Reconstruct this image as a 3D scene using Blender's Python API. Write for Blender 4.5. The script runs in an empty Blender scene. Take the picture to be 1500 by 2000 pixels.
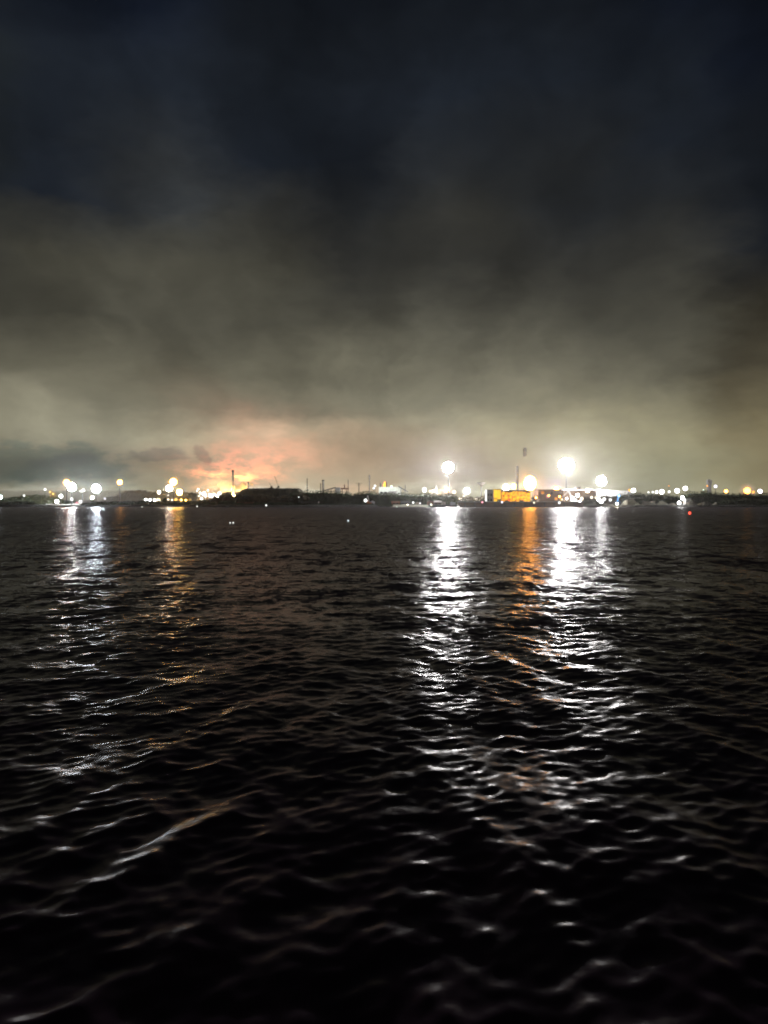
import bpy, math, random
import numpy as np
from mathutils import Vector, Matrix

random.seed(7)
rng = np.random.default_rng(11)
sc = bpy.context.scene
col = sc.collection

# ------------------------------------------------------------------ camera
F = 1444.0                      # focal length in photo pixels (photo 1500 x 2000)
H = 5.0                         # eye height above the water
TH = math.atan(22.5 / F)        # the camera looks down by this
SHORE = 560.0
GZ = 1.5                        # ground level behind the bank

def P(px, py, Y):
    a = (px - 750.0) / F; b = (1000.0 - py) / F
    dy = math.cos(TH) + b * math.sin(TH)
    dz = b * math.cos(TH) - math.sin(TH)
    t = Y / dy
    return Vector((a * t, Y, H + dz * t))
def S(px, Y): return px / F * Y      # photo pixels to metres at distance Y

cam = bpy.data.cameras.new('camera'); co = bpy.data.objects.new('camera', cam); col.objects.link(co)
cam.sensor_fit = 'VERTICAL'; cam.sensor_height = 36.0; cam.lens = 36.0 * F / 2000.0
cam.clip_start = 0.1; cam.clip_end = 20000
co.location = (0, 0, H); co.rotation_euler = (math.pi / 2 - TH, 0, 0)
sc.camera = co

# ------------------------------------------------------------------ node helper
class NT:
    def __init__(s, nt): s.nt = nt; s.n = nt.nodes; s.l = nt.links
    def new(s, t, **kw):
        x = s.n.new(t)
        for k, v in kw.items(): setattr(x, k, v)
        return x
    def put(s, sock, v):
        if isinstance(v, bpy.types.NodeSocket): s.l.new(v, sock)
        else: sock.default_value = v
    def m(s, op, a, b=0.0, c=None, clamp=False):
        x = s.new('ShaderNodeMath', operation=op, use_clamp=clamp)
        s.put(x.inputs[0], a); s.put(x.inputs[1], b)
        if c is not None: s.put(x.inputs[2], c)
        return x.outputs[0]
    def v(s, op, a, b=(0, 0, 0), scale=None):
        x = s.new('ShaderNodeVectorMath', operation=op)
        s.put(x.inputs[0], a)
        if op == 'SCALE': s.put(x.inputs['Scale'], scale)
        elif op != 'NORMALIZE': s.put(x.inputs[1], b)
        return x.outputs[0]
    def xyz(s, v):
        x = s.new('ShaderNodeSeparateXYZ'); s.l.new(v, x.inputs[0]); return x.outputs
    def comb(s, a, b, c):
        x = s.new('ShaderNodeCombineXYZ'); s.put(x.inputs[0], a); s.put(x.inputs[1], b); s.put(x.inputs[2], c); return x.outputs[0]
    def noise(s, vec, scale, detail=2.0, rough=0.5, out=0):
        x = s.new('ShaderNodeTexNoise'); s.l.new(vec, x.inputs['Vector'])
        x.inputs['Scale'].default_value = scale; x.inputs['Detail'].default_value = detail; x.inputs['Roughness'].default_value = rough
        return x.outputs[out]
    def ramp(s, fac, stops, interp='LINEAR'):
        x = s.new('ShaderNodeValToRGB'); r = x.color_ramp; r.interpolation = interp
        while len(r.elements) < len(stops): r.elements.new(0.5)
        for e, (p, c) in zip(r.elements, stops): e.position = p; e.color = (*c, 1)
        s.put(x.inputs[0], fac); return x.outputs[0]
    def mr(s, v, a, b, c, d, it='SMOOTHSTEP'):
        x = s.new('ShaderNodeMapRange', interpolation_type=it)
        s.put(x.inputs[0], v)
        for i, q in enumerate((a, b, c, d)): x.inputs[i + 1].default_value = q
        return x.outputs[0]

def lin(c):
    return tuple((x / 255 / 12.92) if x / 255 <= .04045 else ((x / 255 + .055) / 1.055) ** 2.4 for x in c)

# ------------------------------------------------------------------ world: the clouded night sky above the works
W = bpy.data.worlds.new('World'); sc.world = W; W.use_nodes = True
t = NT(W.node_tree); t.n.clear()
tc = t.new('ShaderNodeTexCoord').outputs['Generated']
dx, dy, dz = t.xyz(tc)
az = t.m('ARCTAN2', dx, dy)
el = t.m('ARCSINE', dz)
elc = t.m('MAXIMUM', el, 0.0)
# cloud-layer coordinates: the ray meets a flat layer, so streaks fan out of the horizon
den = t.m('ADD', t.m('MAXIMUM', dz, 0.0), 0.16)
lay = t.comb(t.m('DIVIDE', dx, den), t.m('DIVIDE', dy, den), 0.3)
ang = t.comb(az, t.m('MULTIPLY', elc, 2.2), 0.0)
wn = t.noise(ang, 5.0, 5.0, 0.55, out=1)
wv = t.v('SUBTRACT', wn, (.5, .5, .5))
wx, wy, _ = t.xyz(wv)
wf = t.noise(ang, 22.0, 4.0, 0.6, out=1)
fx, fy, fz = t.xyz(t.v('SUBTRACT', wf, (.5, .5, .5)))
azw = t.m('ADD', az, t.m('ADD', t.m('MULTIPLY', wx, 0.16), t.m('MULTIPLY', fx, 0.045)))
elw = t.m('ADD', elc, t.m('ADD', t.m('MULTIPLY', wy, 0.075), t.m('MULTIPLY', fy, 0.022)))

def G(px, py, sx, sy, rot=0.0, u=None, v=None):
    """soft patch of sky, centred on a direction"""
    a0 = math.atan((px - 750) / F); e0 = math.atan((977.5 - py) / F * math.cos(a0))
    u = azw if u is None else u; v = elw if v is None else v
    ddx = t.m('SUBTRACT', u, a0); ddy = t.m('SUBTRACT', v, e0)
    if rot:
        c, s = math.cos(rot), math.sin(rot)
        ux = t.m('ADD', t.m('MULTIPLY', ddx, c), t.m('MULTIPLY', ddy, s))
        uy = t.m('SUBTRACT', t.m('MULTIPLY', ddy, c), t.m('MULTIPLY', ddx, s))
    else: ux, uy = ddx, ddy
    ux = t.m('MULTIPLY', ux, F / sx); uy = t.m('MULTIPLY', uy, F / sy)
    r = t.m('ADD', t.m('MULTIPLY', ux, ux), t.m('MULTIPLY', uy, uy))
    return t.m('EXPONENT', t.m('MULTIPLY', r, -0.5))

# how brightly the town and the works light the cloud base, by direction (grey level seen, rows from the zenith side down)
CX = (-150, 100, 300, 500, 700, 900, 1100, 1300, 1480)
ROWS = [(-500, (8, 9, 9, 10, 10, 10, 10, 8, 6)), (-100, (12, 13, 16, 17, 17, 17, 16, 14, 10)), (60, (15, 18, 22, 24, 25, 26, 24, 21, 14)), (200, (34, 35, 33, 28, 31, 35, 33, 29, 20)), (330, (30, 29, 40, 34, 30, 43, 38, 31, 24)),
        (430, (34, 34, 44, 53, 38, 50, 44, 37, 24)), (530, (60, 67, 68, 64, 51, 50, 55, 55, 30)), (640, (70, 68, 78, 78, 71, 80, 82, 70, 42)), (740, (97, 96, 96, 97, 100, 110, 110, 92, 58)),
        (815, (126, 125, 119, 118, 120, 126, 129, 124, 92)),
        (858, (132, 138, 155, 158, 148, 148, 148, 140, 114)), (900, (112, 116, 132, 158, 158, 152, 154, 142, 122)), (940, (118, 120, 142, 165, 168, 166, 160, 148, 138)), (977, (130, 140, 155, 168, 172, 172, 168, 156, 146))]
def shade(g, x):
    k = (.74, .97, 1.42) if g < 24 else (.85, 1.0, 1.22) if g < 36 else (.94, 1.0, 1.05) if g < 48 else (1.0, 1.0, .93) if g < 62 else (1.02, 1.0, .87) if g < 84 else (1.03, 1.0, .85)
    if x > 1400 and g > 40: k = (1.07, 1.0, .80)
    if x < 0 and g < 36: k = (.92, 1.03, 1.02)
    return lin([min(255, g * q) for q in k])
def row(r): return t.ramp(t.m('DIVIDE', t.m('ADD', azw, .6), 1.2), [((math.atan((x - 750) / F) + .6) / 1.2, shade(g, x)) for x, g in zip(CX, r)], 'EASE')
ramp = row(ROWS[0][1])
for (pa, _), (pb, r) in zip(ROWS[:-1], ROWS[1:]):
    ea, eb = math.atan((977.5 - pa) / F), math.atan((977.5 - pb) / F)
    f = t.mr(elw, eb, ea, 1.0, 0.0, 'LINEAR')
    mx = t.new('ShaderNodeMix', data_type='RGBA'); t.put(mx.inputs[0], f); t.put(mx.inputs[6], ramp); t.put(mx.inputs[7], row(r)); ramp = mx.outputs[2]
# log-brightness of the clouds
n2 = t.noise(ang, 3.2, 5.0, 0.5)
n3 = t.noise(t.v('ADD', t.comb(az, t.m('MULTIPLY', elc, 1.5), 1.7), t.v('SCALE', wv, scale=.10)), 13.0, 5.0, 0.55)
n5 = t.noise(t.v('ADD', t.comb(az, t.m('MULTIPLY', elc, .85), 7.7), t.v('SCALE', wv, scale=.14)), 6.5, 5.0, 0.5)
lg = t.m('MULTIPLY', t.m('SUBTRACT', n2, 0.5), 0.5)
lg = t.m('ADD', lg, t.m('MULTIPLY', t.m('SUBTRACT', n5, 0.5), 1.0))
lg = t.m('ADD', lg, t.m('MULTIPLY', t.m('SUBTRACT', n3, 0.5), 0.55))
# smoke trails that fan out above the works
a0_ = math.atan(-30 / F)
fu = t.m('SUBTRACT', azw, a0_); fv = t.m('ADD', elw, .10)
ph_ = t.m('ARCTAN2', fu, fv); rh_ = t.m('SQRT', t.m('ADD', t.m('MULTIPLY', fu, fu), t.m('MULTIPLY', fv, fv)))
n6 = t.noise(t.comb(t.m('MULTIPLY', ph_, 3.4), t.m('MULTIPLY', rh_, 3.0), 2.3), 1.0, 5.0, 0.5)
lg = t.m('ADD', lg, t.m('MULTIPLY', t.m('MULTIPLY', t.m('SUBTRACT', n6, 0.5), 1.3), t.mr(elc, .06, .22, .25, 1)))
for a, g in [(.22, (400, 450, 170, 38, -.75)), (.15, (215, 540, 40, 110)), (-.18, (600, 330, 120, 60)), (.16, (880, 630, 110, 40, .3)), (.14, (700, 835, 330, 12, .1)), (-.48, (90, 905, 120, 26)), (-.10, (820, 845, 60, 15)),
             (-.14, (120, 660, 60, 50)), (.14, (470, 700, 60, 120)), (-.14, (990, 540, 90, 40))]:
    lg = t.m('ADD', lg, t.m('MULTIPLY', G(*g), a))
pf = t.noise(t.comb(az, t.m('MULTIPLY', elc, 2.4), 4.4), 38.0, 5.0, 0.6)
c = t.v('SCALE', ramp, scale=t.m('EXPONENT', lg))
def tint(c, g, k):
    """multiply by colour k inside the patch"""
    mx = t.new('ShaderNodeMix', data_type='RGBA', blend_type='MULTIPLY'); mx.inputs[0].default_value = 1
    t.put(mx.inputs[0], g); t.put(mx.inputs[6], c); mx.inputs[7].default_value = (*k, 1); return mx.outputs[2]
def edge(g, a=.3, b=.62): return t.mr(g, a, b, 0, 1)
c = tint(c, edge(t.m('MULTIPLY', G(80, 905, 130, 32), t.mr(pf, .3, .65, .6, 1.25)), .35, .6), (.74, .84, .90))
c = tint(c, edge(G(170, 925, 90, 28), .4, .75), (.72, .82, .88))
c = tint(c, edge(G(325, 883, 38, 11, .15), .35, .7), (.66, .70, .78))
c = tint(c, edge(G(403, 880, 14, 12), .4, .7), (.72, .72, .78))
c = tint(c, G(800, 880, 190, 40), (.98, .90, .86))
c = tint(c, G(900, 915, 90, 30), (.95, .93, 1.06))
c = tint(c, G(1250, 840, 260, 60), (1.03, 1.0, .86))
c = tint(c, G(1280, 930, 150, 40), (.97, 1.0, .95))
def add(c, g, k):
    return t.v('ADD', c, t.v('SCALE', k, scale=g))
tex = t.mr(n3, .35, .68, .15, 1.25)
puff = t.mr(pf, .36, .60, .18, 1.25)
c = add(c, t.m('MULTIPLY', G(520, 880, 105, 38), tex), (.17, .035, .016))
c = add(c, t.m('MULTIPLY', G(475, 903, 56, 17), puff), (.50, .085, .045))
c = add(c, G(640, 890, 130, 36), (.075, .018, .008))
c = add(c, t.m('MULTIPLY', G(478, 920, 52, 9), puff), (1.45, .40, .11))
c = add(c, t.m('MULTIPLY', G(470, 926, 28, 6), puff), (1.3, .75, .2))
c = add(c, G(505, 868, 90, 36, -.5), (.10, .028, .014))
c = add(c, G(450, 947, 34, 7), (.8, .38, .16))
c = add(c, G(745, 945, 50, 14), (.06, .015, .0))
for a, b, d, e, k in ((535, 953, 30, 5, (.30, .30, .27)), (607, 957, 12, 4, (.25, .28, .26)), (650, 957, 14, 3, (.16, .17, .16)), (675, 950, 14, 6, (.12, .06, .05)), (785, 952, 30, 8, (.10, .12, .10)), (860, 955, 40, 7, (.12, .11, .10)),
                   (915, 955, 26, 9, (.10, .12, .10)), (985, 950, 36, 10, (.35, .36, .26)), (1065, 942, 30, 10, (.06, .02, .14)), (1130, 952, 60, 6, (.14, .14, .15)), (700, 955, 20, 8, (.07, .02, .0)), (90, 965, 40, 6, (.14, .12, .10)), (150, 960, 70, 10, (.06, .08, .075))):
    c = add(c, t.m('MULTIPLY', G(a, b, d, e), t.mr(pf, .35, .6, .5, 1.2)), k)  # lamp-lit mist and a violet lens flare, painted into the low sky
back = t.mr(dy, -.3, .55, .22, 1.0)
c = t.v('SCALE', c, scale=back)
bg = t.new('ShaderNodeBackground'); t.put(bg.inputs[0], c); bg.inputs[1].default_value = 1.0
# the last of the night sky itself, above the clouds
sky = t.new('ShaderNodeTexSky', sky_type='NISHITA'); sky.sun_disc = False
sky.sun_elevation = math.radians(-8); sky.sun_rotation = math.radians(200)
bg2 = t.new('ShaderNodeBackground'); t.l.new(sky.outputs[0], bg2.inputs[0]); bg2.inputs[1].default_value = 0.02
ad = t.new('ShaderNodeAddShader'); t.l.new(bg.outputs[0], ad.inputs[0]); t.l.new(bg2.outputs[0], ad.inputs[1])
out = t.new('ShaderNodeOutputWorld'); t.l.new(ad.outputs[0], out.inputs[0])
W.cycles.sampling_method = 'MANUAL'; W.cycles.sample_map_resolution = 512

# ------------------------------------------------------------------ materials
MATS = {}
def mat(name, c, rough=.7, metal=0.0, var=.25, scale=.5):
    """painted / weathered surface whose colour varies a little with the place"""
    if name in MATS: return MATS[name]
    m = bpy.data.materials.new(name); m.use_nodes = True; n = NT(m.node_tree); b = n.n['Principled BSDF']
    p = n.new('ShaderNodeTexCoord').outputs['Object']
    k = n.noise(p, scale, 4, .6)
    lo = tuple(x * (1 - var) for x in c); hi = tuple(min(1, x * (1 + var)) for x in c)
    n.l.new(n.ramp(k, [(.3, lo), (.7, hi)]), b.inputs['Base Color'])
    b.inputs['Roughness'].default_value = rough; b.inputs['Metallic'].default_value = metal
    MATS[name] = m; return m
def lamp_mat(name, c, L):
    k = f'{name}_{L}'
    if k in MATS: return MATS[k]
    m = bpy.data.materials.new('lamp_' + name); m.use_nodes = True; n = NT(m.node_tree); n.n.clear()
    e = n.new('ShaderNodeEmission'); e.inputs[0].default_value = (*c, 1); e.inputs[1].default_value = L
    o = n.new('ShaderNodeOutputMaterial'); n.l.new(e.outputs[0], o.inputs[0]); MATS[k] = m; return m
def painted_glow():  # emissive blotches painted in place of lamplight on trees and structures
    if 'painted_glow' in MATS: return MATS['painted_glow']
    m = bpy.data.materials.new('painted_glow'); m.use_nodes = True; n = NT(m.node_tree); n.n.clear()
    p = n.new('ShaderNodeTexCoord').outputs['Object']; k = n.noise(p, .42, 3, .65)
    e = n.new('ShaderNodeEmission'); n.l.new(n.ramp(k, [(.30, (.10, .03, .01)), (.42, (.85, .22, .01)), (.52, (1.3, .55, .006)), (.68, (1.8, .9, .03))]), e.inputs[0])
    o = n.new('ShaderNodeOutputMaterial'); n.l.new(e.outputs[0], o.inputs[0]); MATS['painted_glow'] = m; return m
def lit(c_, L): return lamp_mat(c_, COL[c_], L)
COL = {'white': (1, 1, .97), 'cool': (.82, .93, 1), 'warm': (1, .88, .66), 'orange': (1, .36, .045), 'amber': (1, .58, .12), 'red': (1, .06, .03),
       'pink': (1, .35, .40), 'blue': (.22, .55, 1), 'green': (.80, 1, .86), 'lavender': (.85, .80, 1), 'yellow': (1, .66, .08), 'gold': (1, .52, .012)}
STEEL = mat('weathered_steel', (.16, .16, .17), .55, .4)
DARK = mat('dark_steel', (.05, .05, .055), .6, .3)
RUST = mat('rusty_steel', (.16, .085, .055), .8)
CONC = mat('stained_concrete', (.30, .29, .27), .9)
PALE = mat('pale_cladding', (.55, .60, .56), .6)
WHITE = mat('white_paint', (.75, .76, .76), .5)
CREAM = mat('cream_render', (.52, .44, .32), .85)
YELL = mat('yellow_cladding', (.62, .46, .10), .6)
BROWN = mat('brown_cladding', (.15, .10, .075), .75)
GREY = mat('grey_cladding', (.20, .20, .20), .7)
BRICK = mat('orange_brick', (.34, .15, .08), .9)
ROOFD = mat('dark_roof', (.06, .055, .055), .8)
COAL = mat('coal', (.11, .10, .08), .95, var=.5, scale=.3)
SAND = mat('pale_sand', (.42, .38, .28), .95, var=.3, scale=.3)
GRAVEL = mat('pale_gravel', (.46, .43, .34), .95, var=.35, scale=.4)
LEAF = mat('dark_foliage', (.045, .065, .028), .85, var=.5, scale=.25)
LEAF2 = mat('olive_foliage', (.075, .085, .03), .85, var=.5, scale=.25)
LEAF3 = mat('rusty_foliage', (.075, .055, .032), .85, var=.5, scale=.25)
BARK = mat('bark', (.07, .05, .035), .9)
GLASS = mat('dark_window', (.03, .035, .04), .15)
BLUEP = mat('blue_paint', (.10, .28, .55), .5)
ORANGEP = mat('orange_paint', (.55, .20, .06), .5)
GRASS = mat('short_grass', (.07, .10, .03), .95, var=.5, scale=.4)
GROUND = mat('yard_ground', (.12, .11, .095), .95, var=.4, scale=.05)
ROCK = mat('bank_rock', (.045, .042, .038), .95, var=.5, scale=.6)

# ------------------------------------------------------------------ mesh builder
class MB:
    def __init__(s): s.v = []; s.f = []
    def add(s, vs, fs):
        o = len(s.v); s.v += [tuple(x) for x in vs]; s.f += [tuple(i + o for i in f) for f in fs]; return s
    def box(s, x0, x1, y0, y1, z0, z1):
        return s.add([(x, y, z) for z in (z0, z1) for x, y in ((x0, y0), (x1, y0), (x1, y1), (x0, y1))],
                     [(0, 3, 2, 1), (4, 5, 6, 7), (0, 1, 5, 4), (1, 2, 6, 5), (2, 3, 7, 6), (3, 0, 4, 7)])
    def tube(s, a, b, r0, r1=None, n=8):
        a, b = Vector(a), Vector(b); r1 = r0 if r1 is None else r1
        d = (b - a).normalized(); q = d.orthogonal().normalized(); w = d.cross(q)
        vs = []
        for p, r in ((a, r0), (b, r1)):
            for k in range(n):
                g = 2 * math.pi * k / n; vs.append(p + q * (r * math.cos(g)) + w * (r * math.sin(g)))
        fs = [(k, (k + 1) % n, n + (k + 1) % n, n + k) for k in range(n)] + [tuple(range(n - 1, -1, -1)), tuple(range(n, 2 * n))]
        return s.add(vs, fs)
    def lathe(s, c, pts, n=16):
        c = Vector(c); vs = []; fs = []
        for r, z in pts:
            for k in range(n):
                g = 2 * math.pi * k / n; vs.append(c + Vector((r * math.cos(g), r * math.sin(g), z)))
        for i in range(len(pts) - 1):
            for k in range(n):
                fs.append((i * n + k, i * n + (k + 1) % n, (i + 1) * n + (k + 1) % n, (i + 1) * n + k))
        fs.append(tuple(range(n - 1, -1, -1))); fs.append(tuple(range((len(pts) - 1) * n, len(pts) * n)))
        return s.add(vs, fs)
    def ball(s, c, rx, ry=None, rz=None, n=14, m=9):
        ry = rx if ry is None else ry; rz = rx if rz is None else rz
        c = Vector(c); vs = [c + Vector((0, 0, -rz))]; fs = []
        for i in range(1, m):
            g = -math.pi / 2 + math.pi * i / m
            for k in range(n):
                h = 2 * math.pi * k / n
                vs.append(c + Vector((rx * math.cos(g) * math.cos(h), ry * math.cos(g) * math.sin(h), rz * math.sin(g))))
        vs.append(c + Vector((0, 0, rz)))
        for k in range(n): fs.append((0, 1 + (k + 1) % n, 1 + k))
        for i in range(m - 2):
            for k in range(n): fs.append((1 + i * n + k, 1 + i * n + (k + 1) % n, 1 + (i + 1) * n + (k + 1) % n, 1 + (i + 1) * n + k))
        o = 1 + (m - 2) * n
        for k in range(n): fs.append((o + k, o + (k + 1) % n, len(vs) - 1))
        return s.add(vs, fs)
    def prism(s, pts, y0, y1):
        """outline in x,z given depth"""
        n = len(pts)
        return s.add([(x, y0, z) for x, z in pts] + [(x, y1, z) for x, z in pts],
                     [tuple(range(n)), tuple(range(2 * n - 1, n - 1, -1))] + [(k, n + k, n + (k + 1) % n, (k + 1) % n) for k in range(n)])
    def tris(s, P3):
        o = len(s.v); s.v += [tuple(p) for p in P3]; s.f += [(o + i, o + i + 1, o + i + 2) for i in range(0, len(P3), 3)]; return s
    def build(s, name, m, parent=None, smooth=False):
        me = bpy.data.meshes.new(name); me.from_pydata(s.v, [], s.f); me.update()
        if m: me.materials.append(m)
        if smooth: me.polygons.foreach_set('use_smooth', [True] * len(me.polygons))
        o = bpy.data.objects.new(name, me); col.objects.link(o)
        if parent: o.parent = parent
        return o
def tag(o, label=None, cat=None, group=None, kind=None):
    for k, v in (('label', label), ('category', cat), ('group', group), ('kind', kind)):
        if v: o[k] = v
    return o
def thing(name, loc, label, cat, group=None):
    o = bpy.data.objects.new(name, None); col.objects.link(o); o.location = loc; o.empty_display_size = .5
    return tag(o, label, cat, group)

# ------------------------------------------------------------------ water
def water():
    ys = [-60., -40., -25., -15., -8., -3., 0., 2., 3.5]
    y = 4.5
    while y < 640:
        ys.append(y); y += max(.028, .52 * (y * y + H * H) / (H * 739.0))
    ys = np.array(ys); nr = len(ys)
    tt = np.linspace(-1, 1, 1101)
    tt = np.sign(tt) * (np.abs(tt) * .66 + .0) 
    ext = np.array([.75, .9, 1.2, 1.7, 2.6, 4.0])
    tt = np.concatenate([-ext[::-1], tt, ext]); nc = len(tt)
    yy = np.abs(ys)[:, None]
    X = tt[None, :] * (yy + 4.0); Yg = np.repeat(ys[:, None], nc, 1)
    step = np.maximum(np.gradient(ys), .03)[:, None]
    Z = np.zeros_like(X); DX = np.zeros_like(X); DY = np.zeros_like(X)
    lost = np.zeros((nr, 1))
    waves = []
    # wind chop, broad in direction, travelling towards and across the viewer
    for i in range(95):
        lam = .26 * (7.0 / .26) ** rng.random()
        th = rng.normal(-math.pi / 2 + .2, .95)
        sl = .0175 if lam < 1 else .0095 if lam < 2.5 else .0055
        waves.append((lam, th, sl))
    # wake trains: crests that run out along the view, opening to both sides
    for i in range(7): waves.append((rng.uniform(.9, 2.2), rng.normal(.24, .10), .043))
    for i in range(7): waves.append((rng.uniform(1.0, 2.4), rng.normal(math.pi - .48, .12), .042))
    nwk = 14; wake = 1 / (1 + (np.maximum(Yg, 0) / 24) ** 2)
    for wi, (lam, th, sl) in enumerate(waves):
        k = 2 * math.pi / lam; kx, ky = k * math.cos(th), k * math.sin(th); A = sl / k * math.sqrt(2)
        w = np.clip((lam / step - 1.7) / 2.4, 0, 1); w = w * w * (3 - 2 * w)
        lost += (1 - w * w) * sl * sl
        ph = X * kx + Yg * ky + rng.random() * 6.283
        # wave groups: each train swells and dies over some wavelengths
        gk = k / rng.uniform(4, 8); g0 = rng.random() * 6.283; gd = rng.uniform(0, 6.283)
        env = .72 + .45 * np.sin(X * gk * math.cos(gd) + Yg * gk * math.sin(gd) + g0)
        if wi >= len(waves) - nwk:   # the right hand train lies to the right of the wake's middle line, the left hand one to the left
            side = 1 if wi < len(waves) - 7 else -1
            env = env * wake * (.18 + .82 / (1 + np.exp(-(X * side + .6) / .8)))
        aw = A * w * env
        Z += aw * np.cos(ph)
        s = aw * np.sin(ph) * .75
        DX -= s * math.cos(th); DY -= s * math.sin(th)
    near = np.clip((Yg - 1.5) / 3, 0, 1)
    X = X + DX * near; Yp = Yg + DY * near; Z = Z * near
    V = np.stack([X, Yp, Z], -1).reshape(-1, 3).astype(np.float32)
    idx = np.arange(nr * nc).reshape(nr, nc)
    Q = np.stack([idx[:-1, :-1], idx[:-1, 1:], idx[1:, 1:], idx[1:, :-1]], -1).reshape(-1, 4)
    me = bpy.data.meshes.new('water')
    me.vertices.add(len(V)); me.vertices.foreach_set('co', V.ravel())
    me.loops.add(Q.size); me.loops.foreach_set('vertex_index', Q.ravel().astype(np.int32))
    me.polygons.add(len(Q)); me.polygons.foreach_set('loop_start', np.arange(0, Q.size, 4, dtype=np.int32))
    me.polygons.foreach_set('use_smooth', np.ones(len(Q), bool))
    at = me.attributes.new('ripple', 'FLOAT', 'POINT')
    at.data.foreach_set('value', np.repeat(np.sqrt(lost + .0016), nc, 1).ravel().astype(np.float32))
    me.update(); me.validate()
    m = bpy.data.materials.new('harbour_water'); m.use_nodes = True; n = NT(m.node_tree); n.n.clear()
    geo = n.new('ShaderNodeNewGeometry'); pos = geo.outputs['Position']
    at = n.new('ShaderNodeAttribute'); at.attribute_name = 'ripple'; amp = at.outputs['Fac']
    f1 = n.v('SUBTRACT', n.noise(n.v('MULTIPLY', pos, (1.0, 1.35, 1)), 5.5, 2, .55, out=1), (.5, .5, .5))
    f2 = n.v('SUBTRACT', n.noise(n.v('MULTIPLY', pos, (.8, 1.0, 1)), 1.5, 3, .6, out=1), (.5, .5, .5))
    f3 = n.v('SUBTRACT', n.noise(n.v('MULTIPLY', pos, (.7, 1.0, 1)), .35, 2, .5, out=1), (.5, .5, .5))
    sl = n.v('ADD', n.v('ADD', n.v('SCALE', f1, scale=5.6), n.v('SCALE', f2, scale=6.0)), n.v('SCALE', f3, scale=5.0))
    # gust patches and long low swell, seen as rows of dashes far out
    f4 = n.v('SUBTRACT', n.noise(n.v('MULTIPLY', pos, (1.0, .13, 1)), 1.0, 3, .6, out=1), (.5, .5, .5))
    f5 = n.v('SUBTRACT', n.noise(n.v('MULTIPLY', pos, (.5, .022, 1)), 1.0, 3, .6, out=1), (.5, .5, .5))
    sl = n.v('ADD', sl, n.v('ADD', n.v('SCALE', f4, scale=3.6), n.v('SCALE', f5, scale=2.8)))
    sl = n.v('MULTIPLY', n.v('SCALE', sl, scale=amp), (1.0, 1.0, 0.0))
    nn = n.v('NORMALIZE', n.v('ADD', geo.outputs['Normal'], sl))
    fr = n.new('ShaderNodeFresnel'); fr.inputs['IOR'].default_value = 1.333; n.l.new(nn, fr.inputs['Normal'])
    df = n.new('ShaderNodeBsdfDiffuse'); df.inputs[0].default_value = (.12, .075, .12, 1)
    gl = n.new('ShaderNodeBsdfAnisotropic'); gl.inputs['Color'].default_value = (.37, .36, .37, 1); gl.inputs['Roughness'].default_value = .27; n.l.new(nn, gl.inputs['Normal'])
    mx = n.new('ShaderNodeMixShader'); n.l.new(fr.outputs[0], mx.inputs[0]); n.l.new(df.outputs[0], mx.inputs[1]); n.l.new(gl.outputs[0], mx.inputs[2])
    mo = n.new('ShaderNodeOutputMaterial'); n.l.new(mx.outputs[0], mo.inputs[0])
    me.materials.append(m)
    o = bpy.data.objects.new('water', me); col.objects.link(o); tag(o, kind='structure')
water()

# ------------------------------------------------------------------ land
def land():
    # ground sheet from the bank to beyond the horizon
    v = [(-2600, 571, GZ), (2600, 571, GZ), (9000, 9000, GZ), (-9000, 9000, GZ)]
    m = MB(); m.add(v, [(0, 1, 2, 3)]); tag(m.build('ground', GROUND), kind='structure')
    # rocky bank down into the water
    m = MB(); xs = np.arange(-420, 421, 1.6); rows = [(-1.2, 558), (.15, 560.4), (.7, 562), (1.1, 564.5), (1.35, 568), (1.49, 571.3)]
    for z, y in rows:
        for x in xs: m.v.append((x, y + rng.normal(0, .35) * (z < 1.4), z + rng.normal(0, .16) * (z < 1.4)))
    n = len(xs)
    for i in range(len(rows) - 1):
        for k in range(n - 1): m.f.append((i * n + k, i * n + k + 1, (i + 1) * n + k + 1, (i + 1) * n + k))
    tag(m.build('bank', ROCK), kind='structure')
land()

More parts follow.
